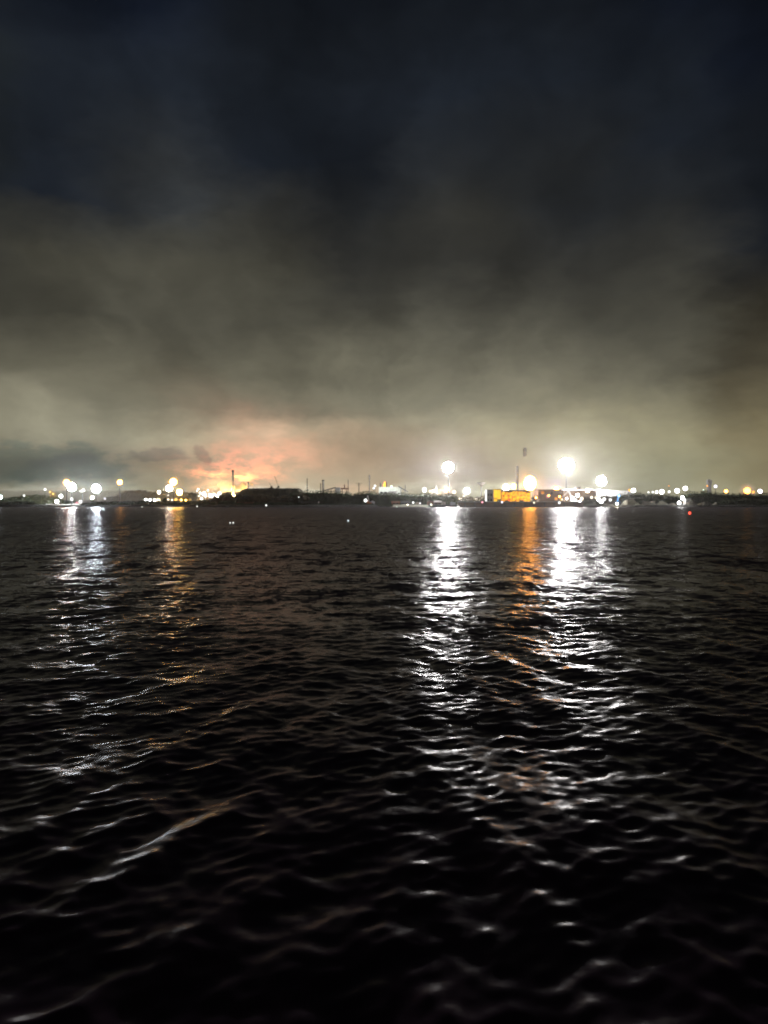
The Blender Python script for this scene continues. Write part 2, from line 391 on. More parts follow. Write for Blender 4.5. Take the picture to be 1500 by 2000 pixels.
# ------------------------------------------------------------------ foliage
def leaf_tris(C, size):
    """small randomly turned leaf clumps at the points C"""
    n = len(C); s = size * (.5 + rng.random((n, 1, 1)) * .9)
    a = rng.normal(size=(n, 1, 3)); a /= np.linalg.norm(a, axis=2, keepdims=True)
    b = rng.normal(size=(n, 1, 3)); b -= a * (a * b).sum(2, keepdims=True); b /= np.linalg.norm(b, axis=2, keepdims=True)
    g = np.array([0, 2.1, 4.2])[None, :, None]
    return (C[:, None, :] + s * (a * np.cos(g) + b * np.sin(g))).reshape(-1, 3)
def wood(prof, Y, depth, label, m=LEAF, dens=5.0, bump=5.0, size=.55, name='woodland', base=None):
    """a run of trees that reads as one mass: prof is its top line"""
    pr = [P(px, py, Y) for px, py in prof]
    px = np.array([p.x for p in pr]); pz = np.array([p.z for p in pr])
    x0, x1 = px[0], px[-1]; g = GZ - .6 if base is None else base
    nt = max(3, int((x1 - x0) / bump * 2.2)); cx = rng.uniform(x0, x1, nt); cw = rng.uniform(.55, 1.25, nt) * bump; ch = rng.uniform(.72, 1.06, nt)
    def top(x):
        h = np.interp(x, px, pz) - g
        d = 1 - ((x[:, None] - cx[None, :]) / cw[None, :]) ** 2
        k = np.max(np.where(d > 0, np.sqrt(np.maximum(d, 0)) * ch[None, :], 0), 1)
        return h * np.clip(.62 + .42 * k, .6, 1.08)
    mb = MB(); xs = np.arange(x0, x1 + 1.2, 1.2); tp = top(xs); arc = np.linspace(0, math.pi, 7)
    for a in arc:
        for x, h in zip(xs, tp):
            mb.v.append((x, Y + depth / 2 - depth / 2 * math.cos(a) * .9 + rng.normal(0, .25), g + h * .86 * math.sin(a) ** .6 + rng.normal(0, .2)))
    n = len(xs)
    for i in range(6):
        for k in range(n - 1): mb.f.append((i * n + k, i * n + k + 1, (i + 1) * n + k + 1, (i + 1) * n + k))
    N = int((x1 - x0) * dens * 4)
    xx = rng.uniform(x0, x1, N); a = rng.uniform(.05, 1.0, N) * math.pi * .75; h = top(xx)
    r = rng.uniform(.84, 1.03, N)
    C = np.stack([xx, Y + depth / 2 - depth / 2 * np.cos(a) * r, g + h * r * np.sin(np.minimum(a, math.pi / 2)) ** .6], 1)
    mb.tris(leaf_tris(C, size))
    return tag(mb.build(name, m), label, kind='stuff')
def tree(px, py, w, Y, label, m=LEAF, group=None, size=.4):
    top = P(px, py, Y); hgt = top.z - GZ; R = S(w, Y) / 2
    t_ = thing('tree', (top.x, Y, GZ), label, 'tree', group)
    mb = MB(); mb.tube((0, 0, -.3), (.1, 0, hgt * .5), hgt * .035 + .1, hgt * .02 + .05)
    for k in range(5):
        a = k * 1.26 + rng.random(); mb.tube((.05, 0, hgt * (.25 + .05 * k)), (math.cos(a) * R * .6, math.sin(a) * R * .6, hgt * (.55 + .07 * k)), .1 + hgt * .01, .04, 5)
    mb.build('trunk', BARK, t_)
    cb = MB(); C = []
    for k in range(11):
        a = rng.random() * 6.283; q = rng.random() ** .5 * .68; zz = rng.uniform(.38, .86); q *= 1.1 - abs(zz - .55)
        c = np.array([math.cos(a) * R * q, math.sin(a) * R * q, hgt * zz]); rr = R * rng.uniform(.28, .48)
        cb.ball(c, rr * .72, rr * .72, min(rr * .7, hgt * .14), 7, 5)
        d = rng.normal(size=(75, 3)); d /= np.linalg.norm(d, axis=1, keepdims=True)
        C.append(c + d * np.array([rr, rr, min(rr, hgt * .2)]) * rng.uniform(.75, 1.15, (75, 1)))
    cb.tris(leaf_tris(np.concatenate(C), size)); cb.build('crown', m, t_)
    return t_

# ------------------------------------------------------------------ lamps
BLOOMR = 2.7; BLOOMK = 4.5; hm = 'high_mast_light'
def mist_mat(d):
    d = float('%.2g' % d); k = 'mist_%g' % d
    if k in MATS: return MATS[k]
    m = bpy.data.materials.new('mist'); m.use_nodes = True; n = NT(m.node_tree); n.n.clear()
    v = n.new('ShaderNodeVolumePrincipled'); v.inputs['Color'].default_value = (.95, .95, .95, 1); v.inputs['Anisotropy'].default_value = 0
    tc = n.new('ShaderNodeTexCoord').outputs['Object']; le = n.new('ShaderNodeVectorMath', operation='LENGTH'); n.l.new(tc, le.inputs[0])
    n.l.new(n.m('MULTIPLY', n.m('POWER', n.m('SUBTRACT', 1.0, le.outputs['Value'], clamp=True), 1.3), d), v.inputs['Density'])
    u = n.new('ShaderNodeOutputMaterial'); n.l.new(v.outputs[0], u.inputs['Volume']); MATS[k] = m; return m
K_BIG = 1300.0; K_MID = 60.0
def lamp(px, py, rx, colr, L, Y, label, name='lamp_post', ry=None, cat='lamp', group=None, base=GZ, mast=None, post=True, mount=None):
    p = P(px, py, Y); r = S(rx, Y); r2 = S(ry or rx, Y)
    big = name == hm or rx >= 5.5
    if big: L = round(K_BIG / r * L / 30, 1); r *= .84; r2 *= .84
    elif rx > 3.7: L = round(K_MID / r * L / 9, 1); r *= .75; r2 *= .75
    else:
        r *= .9; r2 *= .9
        if L <= 14: L = 2.6 if Y > 562 else 1.8
    t_ = thing(name, (p.x, Y, base), label, cat, group); h = p.z - base
    lm = lamp_mat(colr, COL[colr], L)
    if big:   # mist ball added around the lamp to imitate lens bloom
        I = L * math.pi * r * r2; q = S(max(rx, ry or 0), Y)
        mk = MB().ball((0, 0, 0), 1.0, n=20, m=12).build('mist', mist_mat(min(.14, (BLOOMK * (2.0 if colr in ('orange', 'amber') else 1.0)) * q / I))); mk.location = p; mk.scale = (q * BLOOMR,) * 3; tag(mk, kind='stuff')
    n = (20, 12) if rx > 6 else (10, 7)
    MB().ball((0, 0, h), r, r, r2, *n).build('lamp', lm, t_, True)  # ball as wide as the lens glare, larger than a real fitting
    if post and h > .4:
        rad = mast or (.22 if h < 14 else .42)
        top = h - r2 * .93
        if top > .3:
            m = MB(); m.tube((0, 0, -.4), (0, 0, top), rad, rad * .6, 8); m.tube((0, 0, -.1), (0, 0, .25), rad * 1.9, rad * 1.9, 8)
            m.build('mast' if h > 14 else 'post', mount or DARK, t_)
            f = MB(); f.tube((-r * .5, 0, h - r2 * .86), (r * .5, 0, h - r2 * .86), max(.08, rad * .4), None, 6); f.tube((0, -r * .5, h - r2 * .87), (0, r * .5, h - r2 * .87), max(.08, rad * .4), None, 6)
            f.build('lamp_bracket', STEEL, t_)
    return t_
BIG = 125.0
hm = 'high_mast_light'; gm = 'tall floodlight masts of the harbour works'
lamp(875.5, 913, 11.5, 'white', BIG, 640, 'tall white floodlight mast rising behind the small orange lamp and green trees', hm, group=gm)
lamp(1106, 908, 17, 'white', BIG, 745, 'largest brightest white floodlight on the tallest mast, above the angled white crane', hm, ry=14.5, group=gm)
lamp(1174.5, 940, 10.5, 'white', BIG * .35, 748, 'white floodlight right of the brightest mast, above the long grey hall', hm, group=gm)
lamp(188, 954.5, 9, 'cool', 42, 640, 'large white floodlight standing alone between the small lamp cluster and the orange lamp', hm, group=gm)
lamp(140, 951.5, 8.5, 'white', 42, 650, 'large white floodlight just below and right of an orange lamp', hm, group=gm)
lamp(130, 942.5, 6, 'orange', 4.5, 700, 'orange lamp touching the upper left of a large white floodlight', hm, group=gm)
lamp(234, 942, 5, 'orange', 4.5, 700, 'single orange lamp on a post above the grey wooded rise, apart from other lamps', hm, group=gm)
lamp(338.5, 941.5, 7, 'orange', 15, 690, 'topmost of the clustered orange lamps, above a white one', hm, group=gm)
lamp(330.5, 954, 6.5, 'warm', 19, 660, 'warm white lamp below the topmost of the clustered orange lamps', hm, group=gm)
lamp(350.5, 961.5, 6, 'amber', 14, 650, 'amber lamp over the low yellow lit wall', hm, group=gm)
lamp(310.5, 961.5, 3.8, 'warm', 8, 640, 'small cream lamp on a lit post beside the bright white shed', 'lamp_post', mount=CREAM)
lamp(1035, 944, 13.5, 'orange', 23, 680, 'huge orange yellow floodlight right of the lattice mast', hm, ry=16.5, group=gm)
lamp(1087, 956, 5.5, 'orange', 3, 690, 'orange lamp with a glare over the brown hall roof, left of the brightest mast', hm, ry=7, group=gm)
lamp(872.5, 956, 5.5, 'orange', 3, 650, 'orange lamp close under the tall white floodlight mast, above green trees', 'lamp_post')
for px, py, r, c_, L, Y, lb in [
    (1, 971, 4, 'cool', 10, 640, 'white lamp cut by the left edge of the photo'),
    (88, 956, 2.4, 'white', 7, 700, 'small white lamp high above the wooded hill at the far left'),
    (47, 968, 1.9, 'white', 5, 700, 'tiny white lamp glinting in the treetops of the left hill'),
    (119, 969, 4, 'white', 9, 620, 'white lamp left of and below the big white and orange pair'),
    (111, 979.5, 4, 'white', 9, 585, 'white lamp low on the open yard, leftmost of the yard lamps'),
    (140, 975, 3, 'white', 8, 600, 'small white yard lamp below the big white and orange pair'),
    (157, 980, 3, 'white', 8, 585, 'white lamp low on the yard, right of the dark bushy tree'),
    (150, 982, 1.8, 'pink', 5, 582, 'tiny pinkish lamp on the yard beside the dark bushy tree'),
    (180, 972, 4, 'warm', 9, 610, 'warm white lamp straight below the lone large white floodlight'),
    (205, 974, 1.8, 'lavender', 3, 620, 'faint pale lamp at the foot of the grey wooded rise'),
    (328.5, 967.5, 1.3, 'white', 6, 640, 'pinpoint white lamp under the warm white lamp of the orange cluster'),
    (730, 953.5, 1.9, 'cool', 8, 760, 'lower of two bluish lamps left of the pale green hall'),
    (732.5, 949, 2.1, 'cool', 8, 762, 'upper of two bluish lamps left of the pale green hall'),
    (829, 957, 4.6, 'white', 8, 720, 'white lamp with glare above the slanting conveyor end'),
    (840, 959.5, 2.4, 'warm', 7, 720, 'small warm lamp left of the white silo'),
    (887, 961, 3.6, 'warm', 8, 650, 'warm white lamp to the right of the low orange lamp'),
    (912, 959, 6.2, 'white', 4, 650, 'white lamp with wide glare between the tall mast and the mushroom water tower'),
    (906, 968.5, 2, 'warm', 6, 620, 'small warm lamp under the wide white lamp'),
    (897.5, 974, 1.6, 'warm', 5, 600, 'tiny warm lamp over the left end of the quay'),
    (942, 981, 2, 'pink', 5, 556.5, 'pinkish lamp fixed low on the dark quay wall, leftmost of four'),
    (980.5, 981, 2.3, 'lavender', 9, 556.5, 'white lamp on the dark quay wall below the yellow block'),
    (1043, 982, 1.9, 'warm', 6, 556.5, 'small warm lamp on the dark quay wall under the brown hall'),
    (1092.5, 982, 2.6, 'white', 8, 556.5, 'white lamp on the dark quay wall below the foot of the angled white crane'),
    (995, 975.5, 2.8, 'red', 14, 575, 'red lamp with a red glare in front of the yellow lit block'),
    (1098, 975.5, 1.5, 'warm', 6, 580, 'tiny warm lamp at the left foot of the angled white crane'),
    (1118, 973.5, 4.6, 'white', 10, 585, 'white lamp right of the angled crane, upper left of the bright cluster'),
    (1128, 967.5, 4.2, 'white', 9, 600, 'white lamp on top of the bright cluster by the angled crane'),
    (1124, 977, 3.6, 'white', 10, 580, 'white lamp at the bottom left of the bright cluster by the angled crane'),
    (1132, 981, 4, 'white', 9, 578, 'white lamp at the bottom right of the bright cluster, low on the quay'),
    (1136, 974, 3.6, 'warm', 8, 590, 'warm lamp just right of the bright cluster by the angled crane'),
    (1147.5, 958, 5, 'warm', 9, 660, 'warm white lamp between the two right hand floodlight masts'),
    (1155.5, 971.5, 2.7, 'warm', 7, 620, 'small warm lamp left of the row above the dark waterside bush'),
    (1163.5, 972, 2.2, 'warm', 7, 620, 'second small warm lamp above the dark waterside bush'),
    (1169, 976, 4, 'white', 8, 600, 'white lamp in the bright pair right of the dark waterside bush'),
    (1174, 980, 4, 'white', 8, 595, 'lowest white lamp right of the dark waterside bush'),
    (1180, 975, 3.4, 'white', 8, 605, 'white lamp at the right end of the row over the dark bush'),
    (1192, 976.5, 2.6, 'white', 7, 600, 'small white lamp left of the blue lit crane'),
    (1205, 984, 1.6, 'warm', 240, 563, 'tiny white lamp close to the foot of the blue lit crane'),
    (1237, 958, 5, 'white', 9, 720, 'white lamp at the right end of the long hall roof, beside an orange glint'),
    (1229.5, 957.5, 2.4, 'orange', 5, 730, 'small orange lamp touching the white lamp at the hall roof end'),
    (1266.5, 961.5, 1.8, 'white', 5, 800, 'first and leftmost small lamp above the right hand trees'),
    (1275, 961, 2.1, 'white', 5, 800, 'second small lamp above the right hand trees'),
    (1282.5, 961, 3.4, 'white', 6, 800, 'white lamp merging with the wide one above the right hand trees'),
    (1292.5, 960.5, 5.4, 'white', 7, 790, 'widest white lamp above the right hand trees, left group'),
    (1307, 960.5, 2.5, 'white', 6, 800, 'small white lamp between the two wide ones above the right hand trees'),
    (1322.5, 958.5, 5.4, 'white', 8, 780, 'wide white lamp above the lit pale heaps'),
    (1338.5, 954, 5, 'white', 8, 780, 'highest white lamp at the left end of the right hand wood'),
    (1333, 972.5, 3.6, 'white', 50, 566, 'white lamp low over the dark mound by the water, upper of two'),
    (1326.5, 982, 3.0, 'white', 40, 565, 'white lamp beside the dark mound by the water, lower of two'),
    (1306.5, 949, 1.1, 'orange', 3, 900, 'pinpoint red orange lamp floating high over the right hand lamps'),
    (1374, 957, 1.3, 'green', 4, 800, 'pinpoint greenish lamp left of the grey tower'),
    (1397.5, 950, 3.3, 'lavender', 7, 800, 'bluish white lamp right of the grey tower'),
    (1418, 959.5, 4, 'orange', 8, 760, 'lone orange lamp over the right hand wood, left of the brighter one'),
    (1459.5, 958.5, 6.8, 'orange', 1.4, 760, 'largest orange lamp over the right hand wood'),
    (1471.5, 961, 2.6, 'orange', 6, 765, 'small orange lamp close right of the largest orange lamp'),
    (1484.5, 959.5, 4.5, 'lavender', 8, 760, 'lavender white lamp at the right end above the wood'),
    (277.5, 991, 1.7, 'white', 6, 557.5, 'white lamp at the waterline left of the red one'),
    (318, 992, 2.1, 'pink', 9, 557, 'red pink lamp at the waterline below the orange lamp cluster'),
    (385, 989, 1.3, 'white', 3, 558.5, 'faint pale lamp at the waterline below the refinery'),
    (520, 987, 1.9, 'white', 5, 560, 'white lamp at the waterline below the flat topped stockpile'),
    (583.5, 971, 1.0, 'white', 2.5, 575, 'faint pinpoint lamp on the stockpile flank'),
    (714, 977.5, 3.6, 'white', 11, 572, 'bright white lamp at the foot of the small pink lit excavator'),
    (775, 991, 1.8, 'green', 5, 557.5, 'pale green white lamp at the edge of the small beach'),
    (807, 981.5, 2.0, 'white', 7, 572, 'white lamp standing beside the beach huts, taller of two'),
    (820.5, 983, 1.5, 'white', 7, 572, 'white lamp right of the beach huts, smaller of two'),
    (853, 992, 1.8, 'red', 9, 557, 'red lamp at the waterline left of the tall mast reflection'),
    ]:
    lamp(px, py, r, c_, L, Y, lb, base=(GZ if Y > 570 else .2), group='lamps along the shore and in the yards')
for px, py, c_, L, Y, lb in [
    (1047, 972, 'orange', 60, 600, 'orange lamp low between the amber glowing hall and the brown hall'),
    (1072, 968, 'orange', 35, 632, 'orange lamp low in front of the brown hall, middle'),
    (1093, 970, 'orange', 60, 632, 'orange lamp low in front of the brown hall, right end')]:
    lamp(px, py, 1.5, c_, L, Y, lb, group='lamps along the shore and in the yards')

# lamp cluster mast on the left
def cluster():
    b = P(161, 985, 640); t_ = thing('floodlight_mast', (b.x, 640, GZ), 'thin mast with a cluster of small white lamp heads, left of the lone large floodlight', 'lamp')
    h = P(161, 960, 640).z - GZ
    MB().tube((0, 0, -.3), (0, 0, h), .3, .2).build('mast', DARK, t_)
    MB().box(-1.6, 1.6, -.15, .15, h, h + .2).build('crossbar', DARK, t_)
    for px, py in ((158, 959.5), (163, 956.5), (161.5, 959), (164.5, 958.5)):
        p = P(px, py, 640); MB().ball((p.x - b.x, -.3, p.z - GZ), .62, .4, .62, 10, 7).build('lamp', lamp_mat('white', COL['white'], 6), t_, True)
cluster()

# ------------------------------------------------------------------ stacks, masts, pylons
def chimney(px, py, w, Y, label, m=CONC, group=None, taper=.8):
    p = P(px, py, Y); h = p.z - GZ; r = S(w, Y) / 2
    t_ = thing('chimney', (p.x, Y, GZ), label, 'chimney', group)
    MB().lathe((0, 0, 0), [(r / taper, -.3), (r * 1.08, h * .5), (r, h)]).build('shaft', m, t_, True)
    MB().lathe((0, 0, h), [(r * 1.12, -h * .06), (r * 1.12, 0.01), (r * .8, .02), (r * .8, -h * .04)]).build('rim', DARK, t_)
    k = MB()
    for q in (.55, .8): k.lathe((0, 0, h * q), [(r * 1.25, 0), (r * 1.25, .25), (r * .9, .26)])
    k.build('platform', STEEL, t_); return t_
chimney(455, 918, 4.2, 830, 'tallest dark chimney standing in the glowing steam of the refinery')
chimney(484.5, 941, 3.2, 830, 'short dark chimney right of the tallest one, behind the stockpile', taper=.95)
chimney(631, 937, 4.2, 800, 'stout grey chimney behind the flat trees, left of the conveyor')
chimney(626, 944, 1.5, 800, 'thin flue pipe beside the stout grey chimney', m=STEEL)
def mast(px, py, Y, label, w=1.6, cross=(), name='radio_mast', cat='mast'):
    p = P(px, py, Y); h = p.z - GZ; r = S(w, Y) / 2
    t_ = thing(name, (p.x, Y, GZ), label, cat)
    m = MB(); leg = max(.14, r * .3); k3 = [(r * math.cos(a), r * math.sin(a)) for a in (.5, 2.6, 4.7)]
    for x, y in k3: m.tube((x * 1.15, y * 1.15, -.3), (x, y, h), leg, leg * .8, 5)
    m.build('leg_frame', DARK, t_)
    b = MB(); nb = max(6, int(h / 2.6))
    for i in range(nb):
        z0, z1 = h * i / nb, h * (i + 1) / nb
        for j in range(3):
            (x0, y0), (x1, y1) = k3[j], k3[(j + 1) % 3]
            b.tube((x0, y0, z0), (x1, y1, z1), leg * .55, None, 4); b.tube((x0, y0, z1), (x1, y1, z1), leg * .55, None, 4)
    b.build('bracing', DARK, t_)
    for py2, half in cross:
        z = P(px, py2, Y).z - GZ; hw = S(half, Y)
        MB().box(-hw, hw, -.2, .2, z, z + .3).tube((-hw, 0, z), (-hw, 0, z - .9), .1).tube((hw, 0, z), (hw, 0, z - .9), .1).build('crossarm', DARK, t_)
    return t_
mast(600, 934, 790, 'thin dark mast above the flat trees, nearest the stockpile', 1.8)
mast(721.5, 927, 700, 'tallest pylon with short crossarms above the small excavator', 2.0, ((930, 3), (934, 2.2)), 'pylon', 'pylon')
mast(701, 943, 780, 'dark pylon with a wide crossarm, left of the tallest pylon', 1.8, ((944, 6), (947, 3.4)), 'pylon', 'pylon')
mast(1010.3, 910, 640, 'tall dark lattice mast beside the huge orange floodlight', 4.4)
mast(791.5, 947, 700, 'thin dark mast at the end of the slanting conveyor boom', 1.1)
mast(680, 937, 800, 'slender crane mast in the pinkish haze left of the wide pylon', 1.1)

# grey tower at the right
def tower():
    b = P(1385, 936, 820); h = b.z - GZ; w = S(3.2, 820)
    t_ = thing('tower', (b.x, 820, GZ), 'grey blocky tower with a red lamp rising from the right hand wood', 'tower')
    MB().box(-w, w, -w, w, -.3, h * .82).build('shaft', GREY, t_)
    MB().box(-w * 1.25, w * 1.25, -w * 1.25, w * 1.25, h * .82, h * .97).box(-w * .5, w * .5, -w * .5, w * .5, h * .97, h).build('tower_head', GREY, t_)
    l = P(1380, 949, 820); MB().ball((l.x - b.x, -w, l.z - GZ), .75, n=8, m=6).build('lamp', lamp_mat('orange', COL['orange'], 3), t_, True)
    MB().tube((l.x - b.x, -w, l.z - GZ - .7), (-w * .9, -w * .8, l.z - GZ - .9), .12).build('lamp_bracket', DARK, t_)
tower()
# mushroom water tower
def wtower():
    b = P(940, 950, 760); t_ = thing('water_tower', (b.x, 760, GZ), 'dark grey mushroom shaped water tower left of the dark block', 'water tower')
    zt = P(940, 942, 760).z - GZ; zb = P(940, 951, 760).z - GZ; R = S(8.5, 760)
    MB().lathe((0, 0, 0), [(S(1.1, 760), zb), (R * .35, zb + (zt - zb) * .35), (R, zt - 1.0), (R * .95, zt - .1), (R * .3, zt)]).build('tank', GREY, t_, True)
    MB().lathe((0, 0, 0), [(1.1, -.3), (.55, zb * .6), (.6, zb)]).build('stem', GREY, t_, True)
wtower()

# ------------------------------------------------------------------ buildings
def hall(name, px0, px1, pyt, Y, depth, wm, rm, label, cat, roof='flat', ridge=2.0, wins=(), doors=(), bands=0, group=None, base=GZ, fascia=True):
    """pyt: eave height in the picture; wins/doors: (fx0, fx1, fz0, fz1) fractions of the front"""
    a, b = P(px0, pyt, Y), P(px1, pyt, Y); w = b.x - a.x; h = a.z - base
    t_ = thing(name, ((a.x + b.x) / 2, Y, base), label, cat, group); w2 = w / 2
    MB().box(-w2, w2, 0, depth, -.4, h).build('wall', wm, t_)
    if roof == 'flat':
        MB().box(-w2 - .25, w2 + .25, -.25, depth + .25, h + .003, h + .45).build('roof', rm, t_)
    elif roof == 'gable_side':   # ridge along x
        MB().add([(-w2 - .3, -.4, h), (w2 + .3, -.4, h), (w2 + .3, depth + .4, h), (-w2 - .3, depth + .4, h), (-w2 - .3, depth / 2, h + ridge), (w2 + .3, depth / 2, h + ridge)],
                 [(0, 1, 5, 4), (2, 3, 4, 5), (0, 4, 3), (1, 2, 5), (0, 3, 2, 1)]).build('roof', rm, t_)
    elif roof == 'gable_front':  # gable faces the water
        MB().add([(-w2 - .3, -.35, h), (w2 + .3, -.35, h), (0, -.35, h + ridge), (-w2 - .3, depth + .3, h), (w2 + .3, depth + .3, h), (0, depth + .3, h + ridge)],
                 [(0, 1, 2), (5, 4, 3), (0, 2, 5, 3), (2, 1, 4, 5), (0, 3, 4, 1)]).build('roof', rm, t_)
    elif roof == 'shed':
        MB().add([(-w2 - .3, -.3, h + ridge), (w2 + .3, -.3, h), (w2 + .3, depth + .3, h), (-w2 - .3, depth + .3, h + ridge), (-w2 - .3, -.3, h - .1), (w2 + .3, -.3, h - .3), (w2 + .3, depth + .3, h - .3), (-w2 - .3, depth + .3, h - .1)],
                 [(0, 1, 2, 3), (7, 6, 5, 4), (4, 5, 1, 0), (5, 6, 2, 1), (6, 7, 3, 2), (7, 4, 0, 3)]).build('roof', rm, t_)
    for q, lit in wins:
        x0, x1, z0, z1 = q; f = MB().box(-w2 + w * x0, -w2 + w * x1, -.12, -.002, h * z0, h * z1).build('window', lit or GLASS, t_)
        MB().box(-w2 + w * x0 - .15, -w2 + w * x1 + .15, -.22, -.002, h * z0 - .2, h * z0 - .003).build('sill', STEEL, f)
    for q in doors:
        x0, x1, z0, z1 = q; d = MB().box(-w2 + w * x0, -w2 + w * x1, -.15, -.002, .02, h * z1).build('door', STEEL, t_)
    return t_, w, h

# pale green hall with floodlit front, chimneys on top
hb, w, h = hall('factory_hall', 740, 784, 952, 740, 26, PALE, PALE, 'pale green floodlit hall with two flues on its roof', 'factory', 'flat', wins=[((.05, .17, .62, .74), None), ((.24, .36, .62, .74), None)], doors=[(.1, .2, 0, .3)])
for px, py in ((743, 943), (754.5, 942)):
    a = P(px, py, 746); MB().tube((a.x - hb.location.x, 6, h + .4), (a.x - hb.location.x, 6, a.z - GZ), .8, .7).build('flue', DARK, hb)
a, b = P(759, 960, 734), P(774, 960, 734)
hall('annex_building', 759, 774.5, 960.5, 722, 12, GREY, ROOFD, 'dark low block standing in front of the pale green hall', 'building', wins=[((.15, .3, .4, .7), None), ((.45, .6, .4, .7), None), ((.72, .87, .4, .7), None)])
for px, py, lb in ((746, 971, 'white floodlight at the left foot of the pale green hall'), (753, 971.5, 'white floodlight at the right foot of the pale green hall')):
    lamp(px, py, 1.4, 'green', 60, 728, lb, group='lamps along the shore and in the yards')
lamp(764.5, 950, 2.2, 'green', 9, 738, 'small pale lamp on the roof of the pale green hall', base=P(764, 951.5, 738).z, group='lamps along the shore and in the yards')
def flare(px, py, Y, label, hh=7, colr='orange', L=4, w=1.6):
    p = P(px, py, Y); t_ = thing('flare_stack', (p.x, Y, GZ), label, 'flare'); h = p.z - GZ - hh * .5
    MB().tube((0, 0, -.3), (0, 0, h), .6, .45).lathe((0, 0, h), [(.5, -.8), (.8, -.7), (.8, 0), (.5, .02)]).build('stack', DARK, t_)
    MB().lathe((0, 0, h), [(.4, .03), (w * .9, hh * .22), (w, hh * .4), (w * .55, hh * .7), (.12, hh)], 10).build('flame', lamp_mat(colr, COL[colr], L), t_, True)
flare(751.5, 946, 780, 'flare stack burning orange between the two flues of the pale green hall', 6)

# slanting conveyors
def conveyor(p0, p1, Y, label, house=None, m=DARK):
    a, b = P(*p0, Y), P(*p1, Y); t_ = thing('conveyor', (a.x, Y, GZ), label, 'conveyor')
    o = Vector((a.x, Y, GZ)); a -= o; b -= o; th = .55
    g = MB(); g.add([(a.x, -1, a.z - th), (b.x, -1, b.z - th), (b.x, 1, b.z - th), (a.x, 1, a.z - th), (a.x, -1, a.z + th), (b.x, -1, b.z + th), (b.x, 1, b.z + th), (a.x, 1, a.z + th)],
                    [(0, 3, 2, 1), (4, 5, 6, 7), (0, 1, 5, 4), (1, 2, 6, 5), (2, 3, 7, 6), (3, 0, 4, 7)]); g.build('gallery', m, t_)
    for q in (.25, .6, .9):
        p = a.lerp(b, q); MB().tube((p.x - .8, 0, -.2), (p.x, 0, p.z - th), .18, .15, 5).tube((p.x + .8, 0, -.2), (p.x, 0, p.z - th), .18, .15, 5).build('trestle', m, t_)
    if house:
        x0, x1, y0 = house; c0, c1 = P(x0, y0, Y) - o, P(x1, y0, Y) - o
        MB().box(c0.x, c1.x, -3, 3, -.2, c0.z).build('transfer_house', GREY, t_)
conveyor((634, 958), (656, 952), 790, 'slanting conveyor gallery rising to a boxy transfer house', (655, 664.5, 952))
conveyor((778, 950), (797, 961), 735, 'slanting conveyor boom falling from the pale green hall roof')
# yard cranes in the pink haze
def yard_crane(px, py, Y, label, name='gantry_crane', s=1.0):
    p = P(px, py, Y); t_ = thing(name, (p.x, Y, GZ), label, 'crane'); h = p.z - GZ; w = S(7 * s, Y)
    for sx in (-.6, .5):
        MB().tube((w * sx - .8, -1.5, -.2), (w * sx, 0, h * .72), .35, .3, 6).tube((w * sx + .8, 1.5, -.2), (w * sx, 0, h * .72), .35, .3, 6).build('leg', RUST, t_)
    MB().box(-w * 1.1, w * 1.2, -.8, .8, h * .72, h * .80).build('girder', RUST, t_)
    MB().box(-w * .2, w * .15, -1.1, 1.1, h * .803, h * .93).build('cab', RUST, t_)
    MB().tube((0, 0, h * .93), (0, 0, h), .25, .12, 5).tube((0, 0, h), (w * 1.1, 0, h * .8), .1, None, 4).tube((0, 0, h), (-w, 0, h * .8), .1, None, 4).build('stay', RUST, t_)
yard_crane(673, 945, 795, 'rusty gantry crane in the pinkish haze behind the flat trees')
def boom_crane(px0, py0, px1, py1, Y, label):
    a, b = P(px0, py0, Y), P(px1, py1, Y); t_ = thing('derrick_crane', (b.x, Y, b.z), label, 'crane')
    d = Vector((a.x - b.x, 0, a.z - b.z)); m = MB()
    for oy in (-.25, .25): m.tube((0, oy, 0), (d.x, oy, d.z), .13, .09, 4)
    for i in range(8): m.tube((d.x * i / 8, -.25, d.z * i / 8), (d.x * (i + 1) / 8, .25, d.z * (i + 1) / 8), .06, None, 4)
    m.build('boom', DARK, t_)
    MB().box(-.6, .9, -.6, .6, -.1, .8).build('cab', DARK, t_)
    MB().box(-.9, 1.1, -.7, .7, -.7, -.103).build('track', DARK, t_)
    MB().tube((d.x, 0, d.z), (.8, 0, .8), .06, None, 4).build('cable', DARK, t_)
boom_crane(536, 929, 543.5, 951, 640, 'derrick crane with a leaning boom on top of the stockpile')
boom_crane(526, 943, 530, 951.5, 640, 'small derrick crane with a short boom on top of the stockpile')

# flat-topped stockpile, pale heaps and dark mounds
def heap(name, prof, Y, depth, m, label, cat='heap', group=None, base=GZ, rough=.25):
    pr = [P(px, py, Y) for px, py in prof]; px = np.array([p.x for p in pr]); pz = np.array([p.z for p in pr]) - base
    x0, x1 = px[0], px[-1]; cx = (x0 + x1) / 2
    xs = np.linspace(x0, x1, max(14, int((x1 - x0) / 1.0))); hs = np.interp(xs, px, pz); fr = [0, .12, .3, .5, .7, .88, 1]
    mb = MB()
    for f in fr:
        k = min(1, 1 - abs(2 * f - 1)) ; k = min(1, k * 1.45)
        for x, h in zip(xs, hs): mb.v.append((x - cx, depth * f + rng.normal(0, rough * .5), max(-.3, h * k + rng.normal(0, rough * .6) * (k > 0) - .05)))
    n = len(xs)
    for i in range(6):
        for q in range(n - 1): mb.f.append((i * n + q, i * n + q + 1, (i + 1) * n + q + 1, (i + 1) * n + q))
    o = mb.build(name, m); o.location = (cx, Y, base); return tag(o, label, cat, group)
